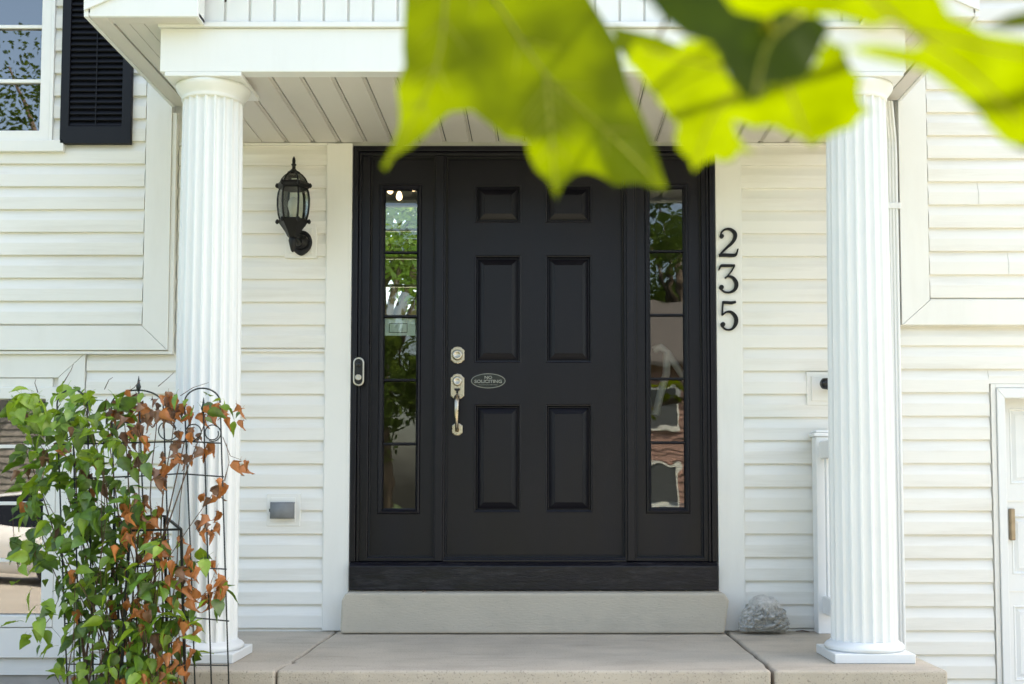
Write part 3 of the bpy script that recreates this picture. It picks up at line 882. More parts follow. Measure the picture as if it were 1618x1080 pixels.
# garage door ----------------------------------------------------------
ga0, ga1 = GAX, 4.9
gm = MB()
co0 = AX(1567, 800, RW_Y)
ci = AX(1590, 800, RW_Y - 0.02)
gz_top, gz_in = AZ(1600, 607, RW_Y), AZ(1600, 629, RW_Y - 0.02)
trim_poly([(co0 + 0.026, GROUND), (ci, GROUND), (ci, gz_in), (co0 + 0.026, gz_top - 0.022)], RW_Y - 0.034, RW_Y - 0.0005, 'garage_casing', 'column_white')
trim_poly([(co0 + 0.026, gz_top - 0.021), (ci, gz_in + 0.001), (5.0, gz_in + 0.001), (5.0, gz_top - 0.021)], RW_Y - 0.034, RW_Y - 0.0005, 'garage_casing', 'column_white')
MB().box(co0 + 0.001, co0 + 0.024, RW_Y - 0.022, RW_Y - 0.0005, GROUND, gz_top).build('channel', 'trim', house)
MB().box(co0 + 0.025, 5.0, RW_Y - 0.022, RW_Y - 0.0005, gz_top - 0.018, gz_top).build('channel', 'trim', house)
GY = RW_Y + 0.075
gd = MB()
gholes = []
secs = [GROUND + 0.02, -0.34, AZ(1605, 790, GY), GAZ - 0.015]
secs = [GROUND + 0.02, -0.33, 0.20, 0.655, GAZ - 0.01]
for a, b in zip(secs, secs[1:]):
    q = ga0 + 0.075
    while q + 0.5 < ga1:
        gholes.append((q, q + 0.50, a + 0.085, b - 0.07)); q += 0.58
gd = MB().grid(ga0 + 0.008, ga1 - 0.008, GROUND + 0.02, GAZ - 0.01, gholes, GY, GY + 0.04).build('garage_door', 'column_white', house, label='white panelled garage door with a brass handle')
for h_ in gholes: raised_panel(*h_, GY, gd, 'column_white', 0.012, 0.035, 0.010, 'door_panel')
for z in secs[1:-1]:
    MB().box(ga0 + 0.009, ga1 - 0.009, GY - 0.004, GY - 0.0005, z - 0.004, z + 0.004).build('section_seam', 'trim', gd)
ghx = AX(1597, 830, GY)
gz0_, gz1_ = AZ(1597, 853, GY), AZ(1597, 803, GY)
MB().box(ghx - 0.012, ghx + 0.012, GY - 0.032, GY - 0.0005, gz0_, gz1_).build('handle', 'handle_brass', gd, bevel=0.005)

# mounting blocks on the siding
def mount(px0, px1, py0, py1, label, y=-0.0005):
    x0, x1, z0, z1 = AX(px0, py0, -0.03), AX(px1, py0, -0.03), AZ(px0, py1, -0.03), AZ(px0, py0, -0.03)
    b = MB().box(x0, x1, -0.024, y, z0, z1)
    o = b.build('mounting_block', 'trim', house, bevel=0.003, label=label)
    ins = 0.022
    MB().box(x0 + ins, x1 - ins, -0.031, -0.0245, z0 + ins, z1 - ins).build('face_plate', 'trim', o, bevel=0.002)
    return x0, x1, z0, z1
mL = mount(450, 500, 354, 407, 'cream block behind the wall lantern')
mB = mount(421, 474, 779, 831, 'cream block behind the grey cover')
mR = mount(1275, 1328, 587, 640, 'cream block behind the security camera')

# interior that the sidelights show: walls, floor, window to the back garden
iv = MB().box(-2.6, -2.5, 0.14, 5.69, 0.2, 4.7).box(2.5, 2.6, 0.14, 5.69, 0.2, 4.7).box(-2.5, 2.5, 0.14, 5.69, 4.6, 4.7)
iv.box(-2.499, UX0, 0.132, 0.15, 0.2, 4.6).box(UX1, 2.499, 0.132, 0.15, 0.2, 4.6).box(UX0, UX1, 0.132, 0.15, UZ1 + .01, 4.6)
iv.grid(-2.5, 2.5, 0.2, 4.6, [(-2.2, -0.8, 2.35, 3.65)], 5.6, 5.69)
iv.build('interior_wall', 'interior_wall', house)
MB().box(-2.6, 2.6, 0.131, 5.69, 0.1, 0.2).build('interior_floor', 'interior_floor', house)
wb = MB().grid(-2.2, -0.8, 2.35, 3.65, [(-2.13, -0.87, 2.42, 3.58)], 5.55, 5.62).build('window', 'trim', house, label='back window seen through the narrow glass beside the door')
for z in (2.72, 3.0, 3.28):
    MB().box(-2.129, -0.871, 5.575, 5.60, z - 0.012, z + 0.012).build('muntin', 'trim', wb)
MB().box(-2.2, -0.8, 5.47, 5.545, 3.5, 3.72).build('valance', 'interior_wall', wb)

# ------------------------------------------------------------------ small things on the house
# house numbers drawn as strokes of changing width
def catmull(pts, n=8):
    out = []
    P = [pts[0]] + list(pts) + [pts[-1]]
    for i in range(1, len(P) - 2):
        for k in range(n):
            t = k / n
            out.append(tuple(0.5 * ((2 * P[i][j]) + (-P[i - 1][j] + P[i + 1][j]) * t + (2 * P[i - 1][j] - 5 * P[i][j] + 4 * P[i + 1][j] - P[i + 2][j]) * t * t + (-P[i - 1][j] + 3 * P[i][j] - 3 * P[i + 1][j] + P[i + 2][j]) * t ** 3) for j in range(3)))
    out.append(pts[-1])
    return out
def stroke(b, pts, cx, cz, w, h, y0, y1, smooth=True):
    q = catmull(pts) if smooth else pts
    L, Rr = [], []
    for i, (x, z, t) in enumerate(q):
        a, c = q[max(i - 1, 0)], q[min(i + 1, len(q) - 1)]
        dx, dz = (c[0] - a[0]) * w, (c[1] - a[1]) * h
        l = math.hypot(dx, dz) or 1
        nx_, nz_ = -dz / l, dx / l
        X, Z = cx + x * w, cz + z * h
        L.append((X + nx_ * t * h / 2, Z + nz_ * t * h / 2)); Rr.append((X - nx_ * t * h / 2, Z - nz_ * t * h / 2))
    n = len(q)
    vs_ = []
    for yy in (y0, y1):
        vs_ += [(p[0], yy, p[1]) for p in L] + [(p[0], yy, p[1]) for p in Rr]
    fs = []
    for i in range(n - 1):
        fs.append((n + i, n + i + 1, i + 1, i))
        fs.append((2 * n + i, 2 * n + i + 1, 3 * n + i + 1, 3 * n + i))
        fs.append((i, i + 1, 2 * n + i + 1, 2 * n + i))
        fs.append((n + i + 1, n + i, 3 * n + i, 3 * n + i + 1))
    fs.append((0, n, 3 * n, 2 * n)); fs.append((n - 1, 3 * n - 1, 4 * n - 1, 2 * n - 1))
    b.add(vs_, fs)
def ball(b, x, z, r, cx, cz, w, h, y0, y1):
    b.prism_y([(cx + x * w + r * h * math.cos(2 * math.pi * k / 20), cz + z * h + r * h * math.sin(2 * math.pi * k / 20)) for k in range(20)], y0, y1)
digits = {
    '2': ([[(-.36, .22, .05), (-.30, .36, .06), (-.10, .47, .06), (.14, .46, .09), (.34, .34, .125), (.36, .18, .13), (.22, .0, .11), (-.05, -.18, .085), (-.28, -.34, .07), (-.42, -.46, .06)],
           [(-.45, -.455, .09), (-.2, -.44, .11), (.15, -.45, .115), (.36, -.44, .10), (.44, -.36, .06), (.5, -.22, .035)]], [(-.30, .22, .075)]),
    '3': ([[(-.44, .30, .04), (-.36, .42, .07), (-.28, .455, .09), (.0, .455, .09), (.36, .46, .07)], [(.34, .45, .05), (.16, .24, .05), (-.06, .06, .05), (-.1, .03, .05)],
           [(-.14, .03, .05), (.06, .09, .06), (.28, .02, .10), (.42, -.16, .13), (.36, -.35, .115), (.12, -.46, .07), (-.16, -.45, .055), (-.36, -.34, .05)]], [(-.32, -.29, .08)]),
    '5': ([[(-.30, .455, .085), (-.1, .45, .09), (.16, .44, .095), (.40, .47, .07)], [(-.28, .48, .05), (-.31, .25, .05), (-.33, .02, .05)],
           [(-.33, .02, .05), (-.10, .13, .06), (.16, .12, .085), (.38, -.05, .125), (.38, -.26, .125), (.18, -.44, .075), (-.12, -.46, .055), (-.36, -.34, .05)]], [(-.30, -.29, .08)])}
for ch, x0, x1, y0_, y1_, word in (('2', 1134, 1166, 360, 405, 'two above the three'), ('3', 1134, 1166, 417, 463, 'three between the two and the five'), ('5', 1136, 1166, 475, 522, 'five below the three')):
    yy = -0.042
    ax0, ax1, az0, az1 = AX(x0, y0_, yy), AX(x1, y0_, yy), AZ(x0, y1_, yy), AZ(x0, y0_, yy)
    cx_, cz_ = (ax0 + ax1) / 2, (az0 + az1) / 2
    b = MB()
    S, B = digits[ch]
    for i, s_ in enumerate(S): stroke(b, s_, cx_, cz_, (ax1 - ax0), (az1 - az0), yy - 0.0004 * i, -0.0285)
    for i, (bx_, bz_, r_) in enumerate(B): ball(b, bx_, bz_, r_, cx_, cz_, (ax1 - ax0), (az1 - az0), yy - 0.0015, -0.0285)
    o = b.build('house_number', 'number_black', None, org=(cx_, -0.0285, az0))
    o.location = (cx_, -0.0285, az0)
    tag(o, 'black serif house number ' + word, 'number', 'house numbers on the door casing')

# no soliciting sign
def text_mesh(body, size, name):
    c = bpy.data.curves.new(name, 'FONT')
    c.body = body
    c.size = size
    c.align_x = 'CENTER'
    c.extrude = 0.0004
    c.offset = size * 0.022
    t = bpy.data.objects.new(name, c)
    col.objects.link(t)
    dg = bpy.context.evaluated_depsgraph_get()
    me = bpy.data.meshes.new_from_object(t.evaluated_get(dg))
    bpy.data.objects.remove(t)
    return me
sgx, sgz = AX(771.5, 601.5, DY), AZ(771.5, 601.5, DY)
sg = thing('door_sign', 'small black oval door sign reading no soliciting', 'sign', (sgx, DY - 0.0005, sgz))
el = lambda a, b, n=48: [(sgx + a * math.cos(2 * math.pi * k / n), sgz + b * math.sin(2 * math.pi * k / n)) for k in range(n)]
MB().prism_y(el(0.0885, 0.0385), DY - 0.004, DY - 0.0005).build('rim', 'sign_gold', sg, bevel=0.001)
MB().prism_y(el(0.0845, 0.0345), DY - 0.0055, DY - 0.0041).build('plate', 'sign_black', sg)
for body, size, dz, sx in (('NO', 0.021, 0.0105, 1.2), ('SOLICITING', 0.0225, -0.0105, 1.18)):
    me = text_mesh(body, size, 'lettering')
    me.materials.append(MATS['sign_gold'])
    o = inst('lettering', me, sg, (0, -0.0060, dz), (math.pi / 2, 0, 0), (sx, 1, 1))
mk = MB()
for q in range(14):
    xx = sgx - 0.045 + 0.090 * q / 13
    mk.box(xx - 0.0022, xx + 0.0018, DY - 0.0060, DY - 0.0056, sgz - 0.0215, sgz - 0.0195)
mk.build('underline', 'sign_gold', sg)

# doorbell
dbx, dbz = AX(567, 587, -0.04), AZ(567, 587, -0.04)
def capsule(cx, cz, w, h, n=12):
    r = w / 2
    return [(cx + r * math.cos(math.pi * k / n), cz + h / 2 - r + r * math.sin(math.pi * k / n)) for k in range(n + 1)] + \
           [(cx - r * math.cos(math.pi * k / n), cz - h / 2 + r - r * math.sin(math.pi * k / n)) for k in range(n + 1)]
db = thing('doorbell', 'slim black video doorbell with a pale rim on the door frame', 'doorbell', (dbx, -0.0365, dbz - 0.073))
MB().prism_y(capsule(dbx, dbz, 0.056, 0.148), -0.050, -0.0366).build('rim', 'silver', db, bevel=0.003, angle=30)
MB().prism_y(capsule(dbx, dbz, 0.041, 0.130), -0.054, -0.0505).build('face', 'plastic_black', db, bevel=0.002, angle=30)
MB().lathe([(0.013, 0), (0.013, 0.004), (0.009, 0.006), (0.003, 0.006)], (dbx, -0.0545, dbz + 0.035), 20, 'y').build('lens', 'plastic_black', db, smooth=True)
MB().lathe([(0.016, 0), (0.016, 0.003), (0.012, 0.004), (0.006, 0.0025), (0.002, 0.0025)], (dbx, -0.0545, dbz - 0.030), 20, 'y').build('button', 'silver', db, smooth=True)

# wall lantern
LY = -0.17
lpx, lpz = AX(476.5, 383, -0.035), AZ(476.5, 383, -0.035)
lx = AX(463.5, 320, LY)
def lz(py): return AZ(463, py, LY)
la = thing('wall_lantern', 'black wall lantern with curved glass panes and a pointed finial', 'lantern', (lpx, -0.0315, lpz))
tear = []
for k in range(28):
    a = 2 * math.pi * k / 28
    rx, rz = 0.056, 0.062
    z_ = math.sin(a) * rz
    x_ = math.cos(a) * rx
    if z_ < 0: z_ *= 1.12; x_ *= (1 - 0.35 * (abs(math.sin(a)) ** 3))
    tear.append((lpx + x_, lpz + z_))
bp_ = MB().prism_y(tear, -0.050, -0.0316).build('back_plate', 'iron_black', la, bevel=0.008, bseg=3, angle=30)
MB().lathe([(0.040, 0), (0.036, 0.012), (0.020, 0.022), (0.014, 0.03)], (lpx, -0.0501, lpz), 20, 'y').build('boss', 'iron_black', bp_, smooth=True)
MB().lathe([(0.005, 0), (0.006, 0.006), (0.003, 0.010)], (lpx + 0.028, -0.0501, lpz + 0.018), 10, 'y').build('screw', 'silver', bp_, smooth=True)
MB().tube([(lpx, -0.075, lpz), (lpx - 0.002, -0.105, lpz - 0.018), (lx + 0.012, -0.145, lpz - 0.020), (lx, LY, lpz + 0.0), (lx, LY, lz(376))], [0.014, 0.015, 0.017, 0.018, 0.017], 12).build('arm', 'iron_black', la, smooth=True)
MB().lathe([(0.004, lz(398)), (0.010, lz(395)), (0.016, lz(388)), (0.022, lz(380)), (0.018, lz(374))], (lx, LY, 0), 16).build('drop', 'iron_black', la, smooth=True)
cupp = MB().lathe([(0.016, lz(377)), (0.028, lz(373)), (0.040, lz(366)), (0.060, lz(357)), (0.072, lz(352)), (0.078, lz(349)), (0.074, lz(347)), (0.05, lz(347))], (lx, LY, 0), 6).build('cup', 'iron_black', la)
for k in range(6):
    a = 2 * math.pi * (k + 0.0) / 6
    for zz, rr in ((lz(350), 0.080), (lz(293), 0.083)):
        MB().lathe([(0.003, -0.012), (0.009, -0.006), (0.010, 0.0), (0.007, 0.007), (0.002, 0.013)], (lx + rr * math.cos(a), LY + rr * math.sin(a), zz), 8).build('ornament', 'iron_black', la, smooth=True)
MB().lathe([(0.070, lz(299)), (0.080, lz(297)), (0.083, lz(293)), (0.078, lz(289)), (0.070, lz(288))], (lx, LY, 0), 6).build('ring', 'iron_black', la)
gp = [(0.066, lz(347)), (0.074, lz(338)), (0.0785, lz(325)), (0.079, lz(314)), (0.075, lz(304)), (0.069, lz(299))]
gt = [(0.067, lz(288)), (0.058, lz(282)), (0.044, lz(277)), (0.026, lz(273))]
def facets(prof, name, m, sc=1.0):
    for k in range(6):
        a0, a1 = 2 * math.pi * k / 6 + 0.04, 2 * math.pi * (k + 1) / 6 - 0.04
        b = MB()
        vs_ = []
        for r, z_ in prof:
            for a in (a0, a1): vs_.append((lx + r * sc * math.cos(a), LY + r * sc * math.sin(a), z_))
        b.add(vs_, [(2 * i, 2 * i + 1, 2 * i + 3, 2 * i + 2) for i in range(len(prof) - 1)])
        b.build(name, m, la, smooth=True)
facets(gp, 'glass_pane', 'lantern_glass')
facets(gt, 'glass_pane', 'lantern_glass')
for k in range(6):
    a = 2 * math.pi * k / 6
    MB().tube([(lx + r * math.cos(a), LY + r * math.sin(a), z_) for r, z_ in gp], 0.0055, 6).build('cage_bar', 'iron_black', la, smooth=True)
    MB().tube([(lx + r * math.cos(a), LY + r * math.sin(a), z_) for r, z_ in gt], 0.0045, 6).build('cage_bar', 'iron_black', la, smooth=True)
MB().lathe([(0.030, lz(274)), (0.032, lz(272)), (0.016, lz(269)), (0.009, lz(266)), (0.009, lz(262)), (0.014, lz(260)), (0.008, lz(258)), (0.009, lz(254)), (0.007, lz(250)), (0.002, lz(247))], (lx, LY, 0), 14).build('finial', 'iron_black', la, smooth=True)
MB().lathe([(0.012, lz(346)), (0.013, lz(341)), (0.020, lz(335)), (0.028, lz(326)), (0.026, lz(319)), (0.016, lz(313)), (0.004, lz(311))], (lx, LY, 0), 16).build('bulb', 'bulb_glass', la, smooth=True)

# grey hooded cover low on the wall
gx0, gx1, gz0g, gz1g = AX(428, 800, -0.04), AX(467, 800, -0.04), AZ(440, 819, -0.04), AZ(440, 793, -0.04)
oc = thing('outlet_cover', 'grey metal weatherproof cover on a cream block low on the siding', 'cover', ((gx0 + gx1) / 2, -0.0315, gz0g))
MB().box(gx0 + 0.006, gx1 - 0.006, -0.046, -0.0316, gz0g + 0.004, gz1g - 0.004).build('box', 'grey_metal', oc, bevel=0.003)
lid = MB()
n_ = 10
vs_ = []
for i in range(n_ + 1):
    t = i / n_
    z_ = gz1g - (gz1g - gz0g) * t
    yy = -0.047 - 0.028 * math.sin(math.pi * min(1, t * 0.75 + 0.1))
    vs_ += [(gx0 + 0.004 * math.sin(math.pi * t), yy, z_), (gx1 - 0.004 * math.sin(math.pi * t), yy, z_)]
lid.add(vs_, [(2 * i, 2 * i + 2, 2 * i + 3, 2 * i + 1) for i in range(n_)])
lo = lid.build('lid', 'grey_metal', oc, smooth=True)
sm = lo.modifiers.new('solid', 'SOLIDIFY'); sm.thickness = 0.003
MB().box(gx0 - 0.004, gx0 + 0.006, -0.060, -0.046, (gz0g + gz1g) / 2 - 0.008, (gz0g + gz1g) / 2 + 0.008).build('latch', 'plastic_black', oc, bevel=0.002)

# security camera half hidden by the right column
scx, scz = AX(1313, 607, -0.06), AZ(1313, 607, -0.06)
sc_ = thing('security_camera', 'small black camera on a cream block, half hidden by the column', 'camera', (scx, -0.0315, scz))
MB().lathe([(0.028, 0.0), (0.027, 0.01), (0.016, 0.016), (0.014, 0.03)], (scx, -0.0316, scz), 20, 'y').build('base', 'plastic_black', sc_, smooth=True)
MB().tube([(scx + 0.03, -0.075, scz), (scx + 0.02, -0.085, scz), (scx - 0.025, -0.10, scz), (scx - 0.052, -0.11, scz), (scx - 0.062, -0.113, scz)], [0.018, 0.028, 0.030, 0.027, 0.015], 18).build('body', 'plastic_black', sc_, smooth=True)
MB().tube([(scx, -0.055, scz), (scx, -0.085, scz)], 0.010, 10).build('stem', 'plastic_black', sc_, smooth=True)

# railing from the wall to the right column
rlx = 1.418
rl = thing('porch_railing', 'white vinyl railing between the siding and the column beside it', 'railing', (rlx, -0.5, 0))
MB().box(rlx - 0.046, rlx + 0.046, -0.125, -0.033, 0.001, AZ(1290, 690, -0.1)).build('post', 'white_vinyl', rl, bevel=0.003)
zc_ = AZ(1290, 690, -0.1)
MB().box(rlx - 0.058, rlx + 0.058, -0.137, -0.021, zc_ + 0.001, zc_ + 0.018).build('post_cap', 'white_vinyl', rl, bevel=0.004)
MB().box(rlx - 0.048, rlx + 0.048, -0.127, -0.031, zc_ + 0.019, zc_ + 0.032).build('post_cap', 'white_vinyl', rl, bevel=0.006)
tz0, tz1 = AZ(1300, 725, -0.14), AZ(1300, 696, -0.14)
bz0r, bz1r = AZ(1300, 970, -0.14), AZ(1300, 941, -0.14)
MB().box(rlx - 0.032, rlx + 0.032, -0.80, -0.126, tz0, tz1).build('top_rail', 'white_vinyl', rl, bevel=0.012, bseg=3)
MB().box(rlx - 0.026, rlx + 0.026, -0.80, -0.126, bz0r, bz1r).build('bottom_rail', 'white_vinyl', rl, bevel=0.008)
for k in range(6):
    yb = -0.19 - k * 0.108
    MB().box(rlx - 0.017, rlx + 0.017, yb - 0.017, yb + 0.017, bz1r + 0.0005, tz0 - 0.0005).build('baluster', 'white_vinyl', rl, bevel=0.002)

# carved stone by the wall
stx = AX(1207, 990, -0.13)
so = thing('carved_stone', 'grey carved garden stone standing on the porch by the casing', 'stone', (stx, -0.12, 0.0))
out = [(1167, 986), (1169, 975), (1174, 965), (1182, 958), (1185, 950), (1191, 943), (1199, 940), (1208, 939), (1214, 942), (1222, 943), (1229, 949), (1233, 957), (1239, 963), (1243, 971), (1246, 982), (1247, 992), (1244, 998), (1230, 999), (1208, 999), (1186, 999), (1171, 998), (1167, 993)]
op = [at(x_, y_, -0.13) for x_, y_ in out]
op2 = []
for i in range(len(op)):
    a, b = op[i], op[(i + 1) % len(op)]
    for k in range(6): op2.append((a[0] + (b[0] - a[0]) * k / 6, a[1] + (b[1] - a[1]) * k / 6))
ccx, ccz = stx, 0.075
NR, NO = 40, len(op2)
vs_, fs = [], []
for side in (1, -1):
    for i in range(NR + 1):
        t = i / NR * math.pi / 2
        rr, dd = math.cos(t) ** 0.75, math.sin(t)
        for (x_, z_) in op2:
            X, Z = ccx + (x_ - ccx) * rr, ccz + (z_ - ccz) * rr
            Y = -0.12 - side * 0.062 * dd
            p = Vector((X, Y, Z))
            n1 = noise.noise(p * 28 + Vector((3, 1, 7)))
            vd = noise.voronoi(p * 42 + Vector((noise.noise(p * 30), noise.noise(p * 31 + Vector((4, 4, 4))), 0)))[0]
            rid = min(1.0, (vd[1] - vd[0]) * 1.6)
            fm = min(1, max(0, (0.165 - Z) / 0.05)) * (1 if side > 0 else 0.5)
            k_ = (0.012 * n1 + (rid - 0.4) * 0.042 * fm) * math.sin(t) ** 0.5
            vs_.append((X + 0.4 * k_ * (X - ccx) / 0.12, Y - side * k_, max(0.0015, Z + 0.3 * k_)))
M0 = (NR + 1) * NO
for s_ in (0, 1):
    for i in range(NR):
        for k in range(NO):
            k2 = (k + 1) % NO
            q = (s_ * M0 + i * NO + k, s_ * M0 + i * NO + k2, s_ * M0 + (i + 1) * NO + k2, s_ * M0 + (i + 1) * NO + k)
            fs.append(q if s_ == 0 else q[::-1])
stb = MB().add(vs_, fs)
stb.build('stone_body', 'stone', so, smooth=True)

# pale card in the sidelight
cd = thing('window_card', 'pale card stuck inside the narrow glass beside the doorbell', 'card', (AX(632, 517, .05), 0.05, AZ(632, 529, .05)))
c0, c1, c2, c3 = AX(608, 517, .05), AX(656, 517, .05), AZ(632, 530, .05), AZ(632, 503, .05)
MB().box(c0, c1, 0.048, 0.050, c2, c3).build('card', 'paper', cd)
MB().grid(c0 + 0.022, c1 - 0.04, c2 + 0.015, c3 - 0.025, [(c0 + 0.025, c1 - 0.043, c2 + 0.018, c3 - 0.028)], 0.0465, 0.0475).build('printed_frame', 'ink', cd)

# chandelier and chair in the hall
ch = thing('chandelier', 'hall chandelier with lit bulbs behind the narrow glass', 'chandelier', (-1.08, 3.0, 4.6))
chz = AZ(632, 312, 3.0)
chx = AX(632, 312, 3.0)
MB().tube([(chx, 3.0, 4.6), (chx, 3.0, chz + 0.12)], 0.01).build('rod', 'iron_black', ch)
for dx_, dz_ in ((-0.07, 0.05), (0.0, 0.0), (0.11, 0.07)):
    MB().tube([(chx, 3.0, chz + 0.14), (chx + dx_ * .6, 2.96, chz + dz_ + 0.09), (chx + dx_, 2.95, chz + dz_ + 0.05)], 0.006).build('arm', 'iron_black', ch)
    MB().lathe([(0.008, -0.032), (0.020, -0.022), (0.024, -0.004), (0.018, 0.018), (0.009, 0.036)], (chx + dx_, 2.95, chz + dz_), 14).build('bulb', 'bulb_lit', ch, smooth=True)
chr_ = thing('hall_chair', 'white chair in the hall behind the narrow glass', 'chair', (0.78, 0.55, 0.2))
def cx_at(px, py): return at(px, py, 0.5)
q = lambda px, py, y=0.5: (at(px, py, y)[0], y, at(px, py, y)[1])
MB().tube([q(1033, 553), q(1044, 548), q(1054, 556), q(1053, 590), q(1044, 620), q(1036, 655)], 0.022, 8).build('back_frame', 'chair_white', chr_, smooth=True)
MB().box(0.56, 0.98, 0.42, 0.84, 0.60, 0.64).build('seat', 'chair_white', chr_, bevel=0.01)
for sx_, sy_ in ((0.60, 0.46), (0.94, 0.46), (0.60, 0.80), (0.94, 0.80)):
    MB().tube([(sx_, sy_, 0.60), (sx_ + 0.005, sy_, 0.4), (sx_, sy_, 0.2)], [0.022, 0.018, 0.014], 8).build('leg', 'chair_white', chr_, smooth=True)
MB().tube([(0.94, 0.46, 0.62), (0.95, 0.5, 0.9), (0.93, 0.5, 1.12), q(1054, 556)], 0.02, 8).build('back_post', 'chair_white', chr_, smooth=True)

# ------------------------------------------------------------------ trellis and vine
TY = -1.52
def P(px, py, y=TY):
    x_, z_ = at(px, py, y)
    return (x_, y, z_)
BEDZ = -0.36
tr = thing('wire_trellis', 'thin dark green wire trellis with arches and scrolls under the vine', 'trellis', (-1.55, TY, BEDZ))
def down(px0, py0, px1, py1):
    """wire from its top to the soil"""
    a, b = Vector(P(px0, py0)), Vector(P(px1, py1))
    d = (b - a) / (b.z - a.z)
    e = a + d * (BEDZ - 0.03 - a.z)
    return a, e
wr = 0.0032
for px0, py0, px1, py1 in ((90, 640, 107, 1080), (114, 632, 128, 1080), (138, 640, 148, 1080), (176, 640, 190, 1080), (219, 606, 238, 1080), (258, 640, 272, 1080), (291.5, 634, 307, 1080), (321.5, 643, 334, 1080), (348, 640, 361.5, 1080)):
    a, e = down(px0, py0, px1, py1)
    MB().tube([a, (a + e) / 2 + Vector((random.uniform(-.004, .004), 0, 0)), e], wr, 6).build('upright', 'wire_green', tr, smooth=True)
def arch(px0, px1, py0, py1):
    pts = []
    for k in range(17):
        a = math.pi * k / 16
        pts.append(P((px0 + px1) / 2 - (px1 - px0) / 2 * math.cos(a), py0 - (py0 - py1) * math.sin(a)))
    MB().tube(pts, wr, 6).build('arch', 'wire_green', tr, smooth=True)
arch(90, 138, 640, 615); arch(176, 258, 640, 616); arch(291.5, 348, 636, 613)
def hbar(pts): MB().tube([P(x_, y_, TY - 0.007) for x_, y_ in pts], wr * 0.9, 6).build('crossbar', 'wire_green', tr, smooth=True)
hbar([(90, 702), (215, 699), (292, 697), (350, 700)]); hbar([(92, 757), (219, 752), (285, 748), (354, 753)])
hbar([(98, 905), (150, 899), (250, 893), (358, 899)]); hbar([(102, 985), (150, 980), (290, 974), (362, 981)]); hbar([(106, 1049), (362, 1051)])
def scroll(cx_, cy_, r_, turns, s_, a0=0):
    pts = []
    n = int(24 * turns)
    for k in range(n + 1):
        a = a0 + s_ * 2 * math.pi * k / 24
        rr = r_ * (1 - 0.55 * max(0, k / n - 0.45))
        pts.append(P(cx_ + rr * math.cos(a), cy_ + rr * math.sin(a), TY - 0.012 - 0.002 * k / n))
    MB().tube(pts, wr * 0.75, 5).build('scroll', 'wire_green', tr, smooth=True)
scroll(266, 679, 16, 1.0, 1); scroll(306, 683, 13, 1.4, 1, 1); scroll(336, 684, 13, 1.4, -1, 2); scroll(104, 682, 13, 1.3, 1); scroll(126, 682, 12, 1.3, -1); scroll(198, 680, 15, 1.2, 1)
for px_, py_ in ((219, 606), (321.5, 640)):
    x_, y_, z_ = P(px_, py_)
    MB().lathe([(0.004, -0.03), (0.010, -0.012), (0.006, 0.0), (0.001, 0.03)], (x_, TY, z_), 10).build('finial', 'wire_green', tr, smooth=True)

ps = thing('plant_support', 'short black square metal plant support inside the vine', 'plant support', (-1.5, -1.42, BEDZ))
def PB(px, py, y): return P(px, py, y)
def bars(name, p0, p1, r_=0.006):
    MB().tube([p0, p1], r_, 4).build(name, 'iron_black', ps)
c_ = [PB(181, 816, -1.40), PB(260, 815, -1.40), PB(286, 836, -1.62), PB(205, 838, -1.62)]
for i in range(4): bars('rim_bar', c_[i], c_[(i + 1) % 4])
for p_, sx_, sy_ in zip(c_, (-0.03, 0.03, 0.05, -0.03), (0.03, 0.03, -0.02, -0.02)):
    bars('leg', p_, (p_[0] + sx_, p_[1] + sy_, BEDZ - 0.03), 0.0065)

# vine leaves: an ovate pointed blade, flat, cupped or curled up
def leaf_mesh(kind, m, L=1.0):
    rows = [(0.0, 0.0), (0.06, 0.19), (0.2, 0.295), (0.38, 0.30), (0.58, 0.225), (0.78, 0.11), (1.0, 0.0)]
    fold, bend, roll = {'flat': (0.20, 0.25, 0), 'cup': (0.45, 0.5, 0), 'curl': (1.1, 1.0, 0.5), 'roll': (1.5, 0.6, 1.0)}[kind]
    vs_, fs = [], []
    for i, (t, w) in enumerate(rows):
        for s_ in (-1, -0.5, 0, 0.5, 1):
            x_ = s_ * w
            h = abs(x_) * fold + 0.02 * math.sin(9 * t + 3 * s_)
            if roll: x_ *= (1 - 0.45 * roll * abs(s_)); h += 0.18 * roll * abs(s_) * math.sin(5 * t + s_)
            a = bend * t
            y_ = math.sin(a) / bend
            z_ = -(1 - math.cos(a)) / bend
            j_ = 0.09 if kind in ('curl', 'roll') else 0.02
            vs_.append(((x_ + random.uniform(-j_, j_) * w * 2) * L, (y_ + random.uniform(-j_, j_) * 0.5) * L, (z_ + h + random.uniform(-j_, j_)) * L))
    for i in range(len(rows) - 1):
        for k in range(4):
            a = i * 5 + k
            fs.append((a, a + 1, a + 6, a + 5))
    b = MB().add(vs_, fs)
    b.tube([(0, -0.32 * L, -0.06 * L), (0, -0.12 * L, 0.02 * L), (0, 0.05 * L, 0.005 * L)], 0.010 * L, 3)
    return b
variants = {}
for key, kind, m in (('g3', 'flat', 'vine_green'), ('o3', 'curl', 'vine_orange'), ('b3', 'roll', 'vine_brown'), ('g1', 'flat', 'vine_green'), ('g2', 'cup', 'vine_green'), ('l1', 'flat', 'vine_light'), ('l2', 'cup', 'vine_light'), ('o1', 'curl', 'vine_orange'), ('o2', 'roll', 'vine_orange'), ('b1', 'roll', 'vine_brown'), ('b2', 'curl', 'vine_brown')):
    variants[key] = (leaf_mesh(kind, m), m)
vmesh = {k_: b.mesh('leaf', m, smooth=True) for k_, (b, m) in variants.items()}
VB = (-1.6, -1.5, BEDZ)
vine = thing('climbing_vine', 'climbing vine with green and withered orange leaves on the wire trellis', 'vine', VB)
